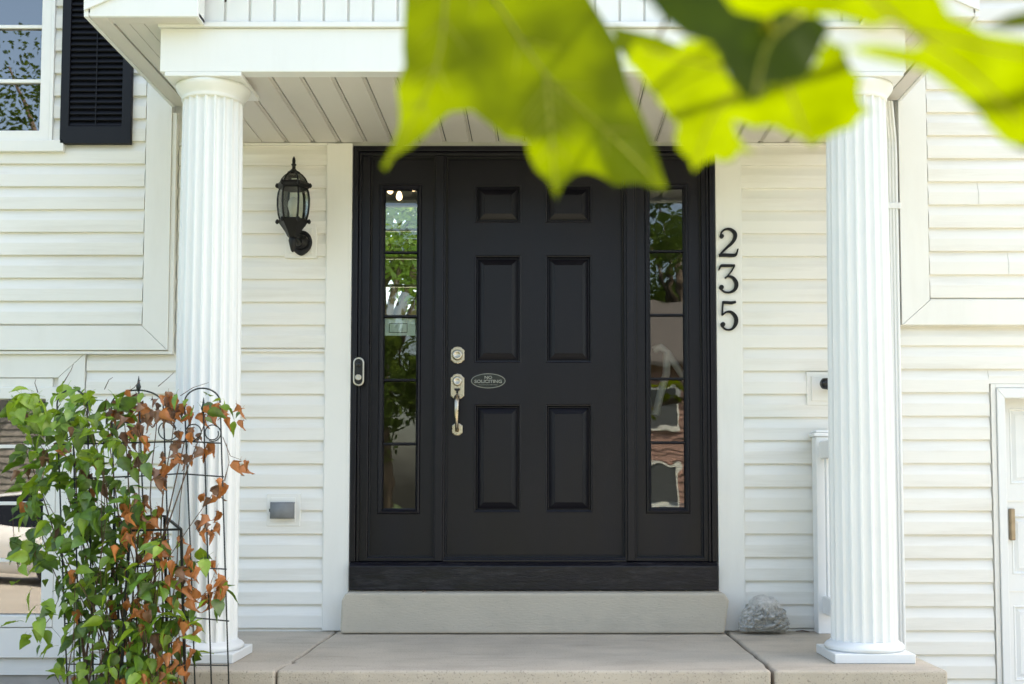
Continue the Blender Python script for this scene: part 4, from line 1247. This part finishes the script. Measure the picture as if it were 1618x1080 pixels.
# clusters: centre px, radii px, number, share of green, orange and brown, share of light among the greens
clusters = [
    (45, 640, 35, 25, 26, 1, 0, 0, 1.0), (115, 622, 35, 18, 14, .9, 0, .1, .5), (75, 660, 60, 25, 30, .85, 0, .15, .4), (140, 655, 55, 28, 34, .75, .05, .2, .35),
    (205, 640, 45, 25, 22, .45, .1, .45, .3), (265, 635, 50, 20, 20, .35, .2, .45, .3), (330, 640, 38, 20, 14, .35, .5, .15, .3), (375, 655, 14, 20, 5, .3, .4, .3, .3),
    (65, 725, 45, 45, 34, .9, .02, .08, .35), (140, 720, 65, 40, 55, .85, .05, .1, .3), (210, 700, 35, 40, 22, .55, .1, .35, .3), (262, 735, 22, 25, 9, .1, .5, .4, .3),
    (95, 790, 65, 45, 60, .93, .02, .05, .3), (170, 800, 55, 45, 55, .85, .05, .1, .15), (225, 805, 30, 28, 20, .35, .35, .3, .3),
    (75, 860, 55, 40, 38, .95, .02, .03, .4), (150, 870, 55, 45, 50, .88, .05, .07, .2), (215, 870, 45, 40, 34, .62, .22, .16, .3), (265, 880, 40, 45, 26, .45, .35, .2, .4),
    (140, 935, 55, 40, 40, .8, .08, .12, .3), (215, 935, 50, 40, 42, .68, .18, .14, .3), (270, 945, 40, 40, 32, .5, .32, .18, .3), (325, 905, 25, 45, 16, .5, .45, .05, .3),
    (165, 1000, 60, 35, 40, .85, .07, .08, .4), (230, 1000, 45, 45, 40, .68, .17, .15, .55), (285, 1010, 35, 40, 22, .6, .25, .15, .4), (140, 1055, 60, 28, 24, .85, .05, .1, .5), (215, 1060, 60, 25, 34, .7, .15, .15, .6), (265, 1065, 45, 18, 18, .5, .3, .2, .5),
    (70, 985, 45, 40, 14, .9, 0, .1, .6), (45, 905, 30, 40, 7, 1, 0, 0, .4), (335, 800, 18, 45, 12, .15, .6, .25, .3), (352, 950, 12, 40, 6, .5, .5, 0, .3), (385, 728, 6, 6, 2, 0, 1, 0, 0), (300, 700, 30, 30, 12, .1, .35, .55, .3)]
placed = []
for cx_, cy_, rx_, ry_, n_, g_, o_, b_, l_ in clusters:
    n_ = int(n_ * 1.55)
    for _ in range(n_):
        a, r_ = random.uniform(0, 2 * math.pi), math.sqrt(random.random())
        px_, py_ = cx_ + rx_ * r_ * math.cos(a), cy_ + ry_ * r_ * math.sin(a)
        y_ = random.uniform(-1.74, -1.38)
        x_, z_ = at(px_, py_, y_)
        nz = min(1, max(0, 0.5 + 1.25 * noise.noise(Vector((x_ * 9, y_ * 5, z_ * 9)))))
        u = 0.45 * random.random() + 0.55 * nz
        if u < g_:
            k_ = random.choice(('l1', 'l2') if random.random() < l_ else ('g1', 'g3', 'g2'))
            L = 0.028 + 0.056 * random.random() ** 0.8
        elif u < g_ + o_:
            k_ = random.choice(('o1', 'o2', 'o3')); L = random.uniform(0.040, 0.062)
        else:
            k_ = random.choice(('b1', 'b2', 'b3')); L = random.uniform(0.040, 0.066)
        # blade hangs outward and down, tip towards the viewer's side
        yaw = random.gauss(0, 1.2)
        droop = random.gauss(-0.6, 0.55) if k_[0] in 'gl' else random.gauss(-1.3, 0.35)
        m_ = Matrix.Translation((x_, y_, z_)) @ Matrix.Rotation(math.pi + yaw, 4, 'Z') @ Matrix.Rotation(droop, 4, 'X') @ Matrix.Rotation(random.gauss(0, 0.6), 4, 'Y') @ Matrix.Scale(L, 4)
        placed.append((y_, k_, m_, (x_, y_, z_)))
placed.sort(key=lambda t: t[0])
off = Matrix.Translation(-Vector(VB))
NPART = 298
rest = {}
for i, (y_, k_, m_, p_) in enumerate(placed):
    if i < NPART:
        inst('leaf', vmesh[k_], vine, matrix=off @ m_)
    else:
        b, mm = variants[k_]
        r_ = rest.setdefault(mm, MB())
        r_.add([m_ @ Vector(v) for v in b.v], b.f)
for mm, b in rest.items():
    o = b.build('foliage', mm, vine, smooth=True)
    o['kind'] = 'stuff'
# stems
for k in range(52):
    tgt = random.choice(placed)[3] if k > 8 else (AX(110 + 28 * k, 640, TY), TY, AZ(110 + 28 * k, 640, TY))
    base = Vector((VB[0] + random.uniform(-0.18, 0.22), VB[1] + random.uniform(-0.05, 0.08), BEDZ - 0.02))
    pts = []
    n_ = 12
    for i in range(n_ + 1):
        t = i / n_
        p_ = base.lerp(Vector(tgt), t)
        p_.x = base.x + (tgt[0] - base.x) * t ** 1.6
        w = math.sin(math.pi * t)
        p_ += Vector((0.05 * w * noise.noise(Vector((k * 3.1, t * 3, 0))), 0.05 * w * noise.noise(Vector((k * 1.7, t * 3, 5))), 0))
        p_.y = min(p_.y, -1.35)
        pts.append(p_)
    MB().tube(pts, [(0.0058 if k < 12 else 0.0038) - (0.0042 if k < 12 else 0.0026) * i / n_ for i in range(n_ + 1)], 5).build('stem', 'vine_stem', vine, smooth=True)
# loose tendrils over the top and right side
for (a, b, c) in (((100, 605), (112, 585), (116, 575)), ((250, 610), (262, 600), (275, 588)), ((285, 625), (305, 612), (330, 604)), ((352, 690), (364, 720), (383, 727)), ((355, 760), (362, 730), (358, 700)), ((340, 790), (350, 770), (358, 745)), ((30, 900), (22, 870), (20, 800)), ((60, 620), (55, 605), (57, 598)), ((165, 615), (172, 600), (178, 596)), ((310, 950), (330, 930), (345, 890)), ((60, 1000), (80, 975), (95, 940)), ((200, 620), (212, 612), (222, 600))):
    yq = random.uniform(-1.6, -1.45)
    MB().tube([P(*a, yq), P(*b, yq - 0.01), P(*c, yq)], [0.0018, 0.0014, 0.001], 4).build('tendril', 'vine_stem', vine, smooth=True)

# ------------------------------------------------------------------ trees
def crown_quads(b, c, rad, n, size, seed):
    rnd = random.Random(seed)
    clumps = []
    for _ in range(26):
        d = Vector((rnd.gauss(0, 1), rnd.gauss(0, 1), rnd.gauss(0, 1))).normalized()
        r_ = rnd.random() ** 0.45
        clumps.append((Vector((c[0] + d.x * rad[0] * r_, c[1] + d.y * rad[1] * r_, c[2] + d.z * rad[2] * r_)), rnd.uniform(0.2, 0.42) * min(rad)))
    for _ in range(n):
        cc, cr = rnd.choice(clumps)
        d = Vector((rnd.gauss(0, 1), rnd.gauss(0, 1), rnd.gauss(0, 0.8)))
        p = cc + d.normalized() * cr * rnd.random() ** 0.35
        u = Vector((rnd.gauss(0, 1), rnd.gauss(0, 1), rnd.gauss(0, 0.7))).normalized()
        w = u.orthogonal().normalized()
        s_ = size * rnd.uniform(0.6, 1.3)
        b.add([p - u * s_, p + w * s_ * 0.55, p + u * s_, p - w * s_ * 0.55], [(0, 1, 2, 3)])
    return clumps
def tree(name, loc, h, rad, label, cat='tree', n=5000, size=0.2, group=None, low=0.3, lm='tree_leaf'):
    t = thing(name, label, cat, loc, group)
    x_, y_, z_ = loc
    cc = (x_, y_, z_ + h - rad[2])
    b = MB()
    cl = crown_quads(b, cc, rad, n, size, hash(label) % 1000 if False else int(abs(x_ * 13 + y_ * 7)))
    b.build('crown', lm, t)
    tb = MB().tube([(x_, y_, z_ - 0.1), (x_ + 0.05, y_, z_ + h * 0.2), (x_ - 0.05, y_ + 0.05, z_ + h * 0.45), (x_, y_, z_ + h * 0.8)], [0.035 * h, 0.027 * h, 0.02 * h, 0.006 * h], 8)
    for p, r_ in cl[:14]:
        s0 = Vector((x_, y_, z_ + h * (low + 0.25 * random.random())))
        tb.tube([s0, s0.lerp(p, 0.5) + Vector((0, 0, 0.2)), p], [0.010 * h, 0.006 * h, 0.002 * h], 5)
    tb.build('trunk', 'bark', t, smooth=True)
    return t
tree('street_tree', (-4.5, -27.5, GROUND), 9.0, (3.4, 3.0, 3.4), 'leafy tree across the road facing the front door', group='trees across the road', n=14000, size=0.11)
tree('street_tree', (-14.0, -29.0, GROUND), 17.5, (4.6, 3.6, 7.0), 'tall tree across the road by the grey house', group='trees across the road', n=6500, size=0.09)
tree('street_tree', (5.5, -40.0, GROUND), 14.0, (5.5, 4.0, 5.0), 'tall tree behind the pinkish house across the road', group='trees across the road', n=14000, size=0.14)
tree('street_tree', (-22.0, -33.0, GROUND), 11.0, (5.0, 4.0, 4.5), 'broad tree beyond the grey house across the road', group='trees across the road')
tree('garden_tree', (-2.4, 11.0, GROUND), 9.6, (3.8, 2.2, 4.2), 'leafy tree in the back garden seen through the hall', n=26000, size=0.075, lm='garden_leaf')

# houses across the road (they show in the panes)
def far_house(x0, x1, y0, y1, wm, label):
    h = thing('house', label, 'house', ((x0 + x1) / 2, y1, GROUND), 'houses across the road')
    MB().box(x0, x1, y0, y1, GROUND - 0.05, 4.6).build('wall', wm, h)
    ym = (y0 + y1) / 2
    MB().prism_x([(y0 - 0.5, 4.5), (ym, 7.0), (y1 + 0.5, 4.5), (y1 + 0.5, 4.68), (ym, 7.2), (y0 - 0.5, 4.68)], x0 - 0.4, x1 + 0.4).build('roof', 'shingle', h)
    n_ = int((x1 - x0) / 3)
    for i in range(n_):
        cx_ = x0 + (i + 0.5) * (x1 - x0) / n_
        for zc_ in (0.8, 3.2):
            w_ = MB().grid(cx_ - 0.6, cx_ + 0.6, zc_ - 0.7, zc_ + 0.7, [(cx_ - 0.5, cx_ + 0.5, zc_ - 0.6, zc_ + 0.6)], y1 + 0.037, y1 + 0.09).build('window', 'trim', h)
            MB().box(cx_ - 0.499, cx_ + 0.499, y1 + 0.038, y1 + 0.06, zc_ - 0.599, zc_ + 0.599).build('pane', 'far_pane', w_)
    sb_ = MB()
    k = 0
    while GROUND + 0.2 + k * 0.22 < 4.3:
        z_ = GROUND + 0.2 + k * 0.22
        sb_.prism_x([(y1, z_ + 0.21), (y1 + 0.002, z_ + 0.21), (y1 + 0.035, z_), (y1, z_)][::-1], x0, x1)
        k += 1
    sb_.build('siding', wm, h)
    return h
far_house(2.2, 11.5, -38, -31, 'brick_pink', 'pinkish brown house across the road')
far_house(-20.5, -9.5, -40, -33, 'siding_grey', 'grey clapboard house across the road')

# car on the neighbour's driveway: a lofted body
def car(cx_, cy_, rz, label):
    z0 = GROUND + 0.012
    c = thing('parked_car', label, 'car', (cx_, cy_, z0))
    ca, sa = math.cos(rz), math.sin(rz)
    def T(p): return (cx_ + p[0] * ca - p[1] * sa, cy_ + p[0] * sa + p[1] * ca, z0 + p[2])
    prof = [(-2.15, .35, .45), (-2.2, .75, .6), (-2.05, .92, .72), (-1.0, .98, .82), (0.9, .98, .84), (1.6, .95, .80), (2.1, .86, .7), (2.2, .6, .6), (2.15, .35, .5)]
    b = MB()
    vs_, fs = [], []
    sec = [(-2.2, .30, .55, .62), (-2.1, .25, .85, .80), (-1.4, .22, .93, .87), (-0.6, .22, .96, .89), (0.8, .22, .97, .89), (1.5, .24, .98, .87), (2.1, .28, .93, .80), (2.22, .35, .70, .66)]
    for x_, zb, zt, hw in sec:
        for yy, zz in ((-hw * .92, zb), (-hw, zb + .12), (-hw, zb + (zt - zb) * .6), (-hw * .93, zt - .03), (-hw * .7, zt), (hw * .7, zt), (hw * .93, zt - .03), (hw, zb + (zt - zb) * .6), (hw, zb + .12), (hw * .92, zb)):
            vs_.append(T((x_, yy, zz)))
    for i in range(len(sec) - 1):
        for k in range(10):
            k2 = (k + 1) % 10
            fs.append((i * 10 + k, i * 10 + k2, (i + 1) * 10 + k2, (i + 1) * 10 + k))
    fs.append(tuple(range(9, -1, -1))); fs.append(tuple(range(70, 80)))
    body = MB().add(vs_, fs).build('body', 'car_white', c, smooth=True)
    def cab(y0, m, name, sc):
        vs2, f2 = [], []
        for x_, zz, hw in ((-1.15, .92, .74), (-0.55, 1.38, .62), (0.75, 1.44, .63), (1.75, .98, .74)):
            vs2 += [T((x_, -hw * sc, zz)), T((x_, hw * sc, zz))]
        vs2 += [T((-1.15, -.74 * sc, .88)), T((-1.15, .74 * sc, .88)), T((1.75, -.74 * sc, .88)), T((1.75, .74 * sc, .88))]
        f2 = [(0, 1, 3, 2), (2, 3, 5, 4), (4, 5, 7, 6), (0, 2, 4, 6, 10, 8), (1, 9, 11, 7, 5, 3)]
        return MB().add(vs2, f2).build(name, m, c)
    cab(0, 'car_glass', 'window', 1.0)
    MB().add([T((-0.6, -.6, 1.395)), T((0.8, -.61, 1.455)), T((0.8, .61, 1.455)), T((-0.6, .6, 1.395)), T((-0.5, -.5, 1.44)), T((0.7, -.5, 1.49)), T((0.7, .5, 1.49)), T((-0.5, .5, 1.44))],
             [(0, 3, 2, 1), (4, 5, 6, 7), (0, 1, 5, 4), (1, 2, 6, 5), (2, 3, 7, 6), (3, 0, 4, 7)]).build('roof', 'car_white', c)
    for wx in (-1.35, 1.35):
        for s_ in (-1, 1):
            pts = [T((wx, s_ * .68, .32)), T((wx, s_ * .90, .32))]
            w = MB().tube(pts, 0.32, 20).build('wheel', 'tyre', c)
            MB().tube([T((wx, s_ * .90, .32)), T((wx, s_ * .915, .32))], 0.2, 16).build('rim', 'silver', w)
    for s_ in (-1, 1):
        p = [T((-2.205, s_ * .45 - .14, .56)), T((-2.16, s_ * .45 + .14, .66))]
        MB().tube([T((-2.15, s_ * .5, .66)), T((-2.20, s_ * .5, .64))], 0.09, 12).build('headlight', 'silver', c)
    return c
car(-8.8, -13.5, R(8), 'white car on the side driveway')
car(4.6, -21.8, R(4), 'white car at the far kerb of the road')

# ------------------------------------------------------------------ maple tree whose leaves hang into the picture
mt = thing('maple_tree', 'maple tree whose blurred backlit green leaves hang before the porch', 'tree', (2.7, -5.0, GROUND))
MB().tube([(2.7, -5.0, GROUND - 0.1), (2.68, -5.0, 0.3), (2.72, -5.02, 1.5), (2.6, -5.0, 3.0), (2.65, -5.1, 4.4)], [0.17, 0.13, 0.11, 0.08, 0.05], 12).build('trunk', 'bark', mt, smooth=True)
def px3(px, py, d): 
    x_, z_ = at(px, py, -DIST + d)
    return Vector((x_, -DIST + d, z_))
limb = [(2.7, -5.02, 1.7), (2.0, -5.15, 1.72), (1.2, -5.3, 1.55), (0.6, -5.42, 1.30), tuple(px3(1150, -110, 0.62))]
MB().tube(limb, [0.045, 0.03, 0.018, 0.009, 0.004], 8).build('limb', 'bark', mt, smooth=True)
def maple_leaf(poly, dist, veins, tilt=(0, 0), curl=0.0, stalk=None, m='maple_leaf', teeth=0, side=0):
    """poly in photo pixels, dist metres from the lens; the blade bends in depth"""
    cx_ = sum(p[0] for p in poly) / len(poly)
    cy_ = sum(p[1] for p in poly) / len(poly)
    def dep(px, py):
        u, v = (px - cx_) / 400, (py - cy_) / 400
        return dist + tilt[0] * u + tilt[1] * v + curl * (u * u + 0.6 * v * v) + 0.006 * noise.noise(Vector((u * 5, v * 5, dist * 9)))
    if teeth:
        q_ = []
        for i in range(len(poly)):
            p0, p1 = poly[i], poly[(i + 1) % len(poly)]
            l_ = math.hypot(p1[0] - p0[0], p1[1] - p0[1])
            m_ = max(1, int(l_ / 13))
            for k in range(m_):
                t = k / m_
                j_ = teeth * (0.0 if k == 0 else (1 if k % 2 else -0.6))
                q_.append((p0[0] + (p1[0] - p0[0]) * t - (p1[1] - p0[1]) / l_ * j_, p0[1] + (p1[1] - p0[1]) * t + (p1[0] - p0[0]) / l_ * j_))
        poly = q_
    b = bmesh.new()
    n = len(poly)
    a = sum(poly[i][0] * poly[(i + 1) % n][1] - poly[(i + 1) % n][0] * poly[i][1] for i in range(n))
    if a > 0: poly = poly[::-1]
    f = b.faces.new([b.verts.new((p[0], p[1], 0)) for p in poly])
    bmesh.ops.triangulate(b, faces=[f])
    for _ in range(3):
        long = [e for e in b.edges if e.calc_length() > 22]
        if not long: break
        bmesh.ops.subdivide_edges(b, edges=long, cuts=1)
        bmesh.ops.triangulate(b, faces=b.faces[:])
    org = Vector(mt.location)
    for v in b.verts:
        v.co = px3(v.co.x, v.co.y, dep(v.co.x, v.co.y)) - org
    me = bpy.data.meshes.new('leaf')
    b.to_mesh(me); b.free()
    me.materials.append(MATS[m])
    me.polygons.foreach_set('use_smooth', [True] * len(me.polygons))
    o = bpy.data.objects.new('leaf', me)
    col.objects.link(o); o.parent = mt
    for vn in veins:
        pts, rs = [], []
        q = catmull([(p[0], p[1], 0) for p in vn], 6)
        for i, p in enumerate(q):
            pts.append(px3(p[0], p[1], dep(p[0], p[1]) - 0.0006)); rs.append(0.0013 * (1 - 0.75 * i / len(q)))
        MB().tube(pts, rs, 5).build('vein', 'maple_vein', o, smooth=True)
        for k in range(side):
            i = int((k + 1) / (side + 1) * (len(q) - 2))
            p, p2 = q[i], q[i + 1]
            dx_, dy_ = p2[0] - p[0], p2[1] - p[1]
            l_ = math.hypot(dx_, dy_) or 1
            for s_ in (-1, 1):
                len_ = 75 * (1 - 0.5 * k / side)
                ex_ = (dx_ * 0.75 - s_ * dy_ * 0.66) / l_ * len_
                ey_ = (dy_ * 0.75 + s_ * dx_ * 0.66) / l_ * len_
                MB().tube([px3(p[0] + ex_ * t, p[1] + ey_ * t, dep(p[0] + ex_ * t, p[1] + ey_ * t) - 0.0005) for t in (0, 0.33, 0.66, 1)], [0.00055, 0.0005, 0.0004, 0.0002], 4).build('vein', 'maple_vein', o, smooth=True)
    if stalk:
        p0 = px3(stalk[0][0], stalk[0][1], dep(*stalk[0]))
        p1 = Vector(stalk[1])
        MB().tube([p0, (p0 + p1) / 2 + Vector((0, 0, 0.01)), p1], 0.0012, 5).build('stalk', 'twig', o, smooth=True)
    return o
z3 = lambda pts: [(600 + x_ / 3.236, y_ / 3.236) for x_, y_ in pts]
z4 = lambda pts: [(1000 + x_ / 2.618, y_ / 2.618) for x_, y_ in pts]
twig_end = px3(1150, -110, 0.62)
A = z3([(150, -260), (128, 0), (118, 240), (126, 330), (86, 450), (100, 560), (100, 640), (62, 750), (8, 850), (30, 872), (75, 800), (165, 748), (240, 690), (310, 615), (360, 575), (470, 565), (560, 635), (640, 705), (745, 722), (765, 800), (800, 870), (860, 920), (905, 1018), (935, 945), (1005, 884), (1060, 876), (1110, 888), (1160, 915), (1200, 948), (1260, 940), (1320, 935), (1400, 960), (1472, 966), (1430, 850), (1395, 720), (1350, 610), (1285, 470), (1270, 430), (1235, 300), (1222, 225), (1130, 80), (1080, 0), (1000, -160), (860, -330), (640, -420), (420, -380), (260, -330)])
maple_leaf(A, 0.66, [z3([(330, -360), (590, 0), (850, 380), (1150, 660), (1440, 950)]), z3([(330, -360), (330, 100), (250, 450), (40, 840)]), z3([(850, 380), (870, 600), (900, 980)])], tilt=(0.0, -0.030), curl=0.03, stalk=(z3([(330, -360)])[0], twig_end), side=4)
B = z4([(0, 170), (60, 190), (150, 215), (215, 160), (300, 150), (360, 190), (400, 330), (500, 380), (600, 290), (740, 280), (800, 150), (880, 190), (900, 270), (950, 320), (935, 400), (955, 440), (1000, 460), (930, 490), (910, 525), (850, 545), (790, 575), (760, 580), (745, 610), (715, 580), (640, 555), (560, 520), (500, 530), (470, 515), (415, 500), (430, 555), (460, 600), (505, 638), (440, 625), (415, 660), (380, 670), (335, 655), (285, 675), (250, 710), (235, 660), (190, 620), (170, 570), (180, 500), (110, 430), (60, 370), (20, 300), (-35, 260)])
maple_leaf(B, 0.56, [z4([(560, 60), (480, 300), (330, 480), (255, 690)]), z4([(560, 60), (640, 350), (740, 600)]), z4([(480, 300), (300, 260), (30, 200)])], tilt=(0.02, 0.20), curl=0.05, stalk=((1210, 30), twig_end), teeth=3.5)
C = z4([(120, 70), (60, -10), (300, -60), (620, 0), (760, 60), (820, 110), (790, 170), (760, 240), (720, 320), (640, 345), (560, 350), (510, 420), (455, 400), (400, 330), (330, 180), (220, 150)])
maple_leaf(C, 0.50, [z4([(700, 60), (560, 180), (505, 400)])], tilt=(0.0, -0.043), curl=0.0, stalk=((1268, 25), twig_end), m='maple_leaf_shaded')
D = z4([(330, -80), (420, 45), (560, 75), (620, 40), (720, 60), (850, 70), (920, 90), (1000, 115), (1050, 90), (1120, 110), (1210, 180), (1160, 200), (1000, 180), (880, 200), (960, 230), (1080, 260), (1190, 285), (1250, 320), (1330, 380), (1390, 430), (1450, 490), (1500, 550), (1550, 595), (1640, 610), (1750, 640), (1780, 300), (1700, 170), (1560, 150), (1450, 130), (1400, 95), (1310, 60), (1270, -40), (900, -160), (500, -160)])
maple_leaf(D, 0.47, [z4([(900, -100), (1150, 130), (1400, 300), (1600, 500)]), z4([(1150, 130), (1400, 180), (1700, 250)])], tilt=(-0.03, 0.16), curl=0.03, stalk=((1380, -30), twig_end))
F = z4([(1460, 110), (1560, 60), (1680, 30), (1760, 60), (1700, 110), (1560, 120)])
maple_leaf(F, 0.52, [], tilt=(0, -0.1), stalk=((1640, 20), limb[3]))
G = [(940, -200), (985, -60), (1010, -5), (1060, 12), (1095, 40), (1130, 30), (1180, -20), (1190, -120), (1080, -240)]
H = [(965, 40), (1040, 58), (1105, 85), (1120, 175), (1062, 192), (1035, 145), (1000, 105), (978, 75)]
maple_leaf(H, 0.70, [], tilt=(0, -0.01), stalk=((1040, 58), twig_end))
maple_leaf(G, 0.72, [], tilt=(0, -0.058), stalk=((1060, -210), twig_end), m='maple_leaf_shaded')
I_ = [(1552, 190), (1600, 170), (1700, 175), (1720, 260), (1660, 245), (1612, 236), (1585, 222)]
maple_leaf(I_, 0.53, [], tilt=(0, -0.045), stalk=((1700, 175), limb[3]), m='maple_leaf_shaded')
# more leaves on the limb above the picture
rnd = random.Random(3)
lv = [(0, 0), (.12, .1), (.5, .05), (.38, .22), (.55, .5), (.32, .45), (.3, .62), (.12, .55), (0, 1.0), (-.12, .55), (-.3, .62), (-.32, .45), (-.55, .5), (-.38, .22), (-.5, .05), (-.12, .1)]
lb = MB().add([(0, 0.4, 0.03)] + [(x_, y_, -0.12 * abs(x_)) for x_, y_ in lv], [(0, 1 + i, 1 + (i + 1) % 16) for i in range(16)])
lb.tube([(0, 0.02, 0), (0, -0.3, 0.03)], 0.01, 4)
lmesh = lb.mesh('leaf', 'maple_leaf')
for k in range(46):
    t = rnd.random() * 3
    i = min(2, int(t)); f_ = t - i
    p = Vector(limb[i]).lerp(Vector(limb[i + 1]), f_) + Vector((rnd.uniform(-.15, .15), rnd.uniform(-.15, .15), rnd.uniform(-0.05, .22)))
    if p.x < 0.75: p.z += 0.15
    m_ = Matrix.Translation(p - Vector(mt.location)) @ Matrix.Rotation(rnd.uniform(0, 6.28), 4, 'Z') @ Matrix.Rotation(rnd.gauss(-0.4, 0.4), 4, 'X') @ Matrix.Scale(rnd.uniform(0.09, 0.14), 4)
    inst('leaf', lmesh, mt, matrix=m_)

# ------------------------------------------------------------------ litter
def litter(px, py, y, z, ang, L, label):
    x_ = AX(px, py, y)
    t = thing('twig', label, 'twig', (x_, y, z))
    ca, sa = math.cos(ang), math.sin(ang)
    MB().tube([(x_ - L * ca, y - L * sa * .5, z + 0.003), (x_, y, z + 0.007), (x_ + L * ca, y + L * sa * .5, z + 0.004)], [0.002, 0.004, 0.0015], 6).build('stick', 'vine_stem', t, smooth=True)
    MB().tube([(x_, y, z + 0.006), (x_ + L * 0.4, y - 0.012, z + 0.008)], [0.002, 0.001], 5).build('spur', 'vine_stem', t, smooth=True)
litter(671, 938, -0.11, 0.204, 0.8, 0.016, 'tiny dark twig lying on the concrete step')
litter(1268, 996, -0.06, 0.001, 2.8, 0.035, 'small dry twig on the porch against the siding')
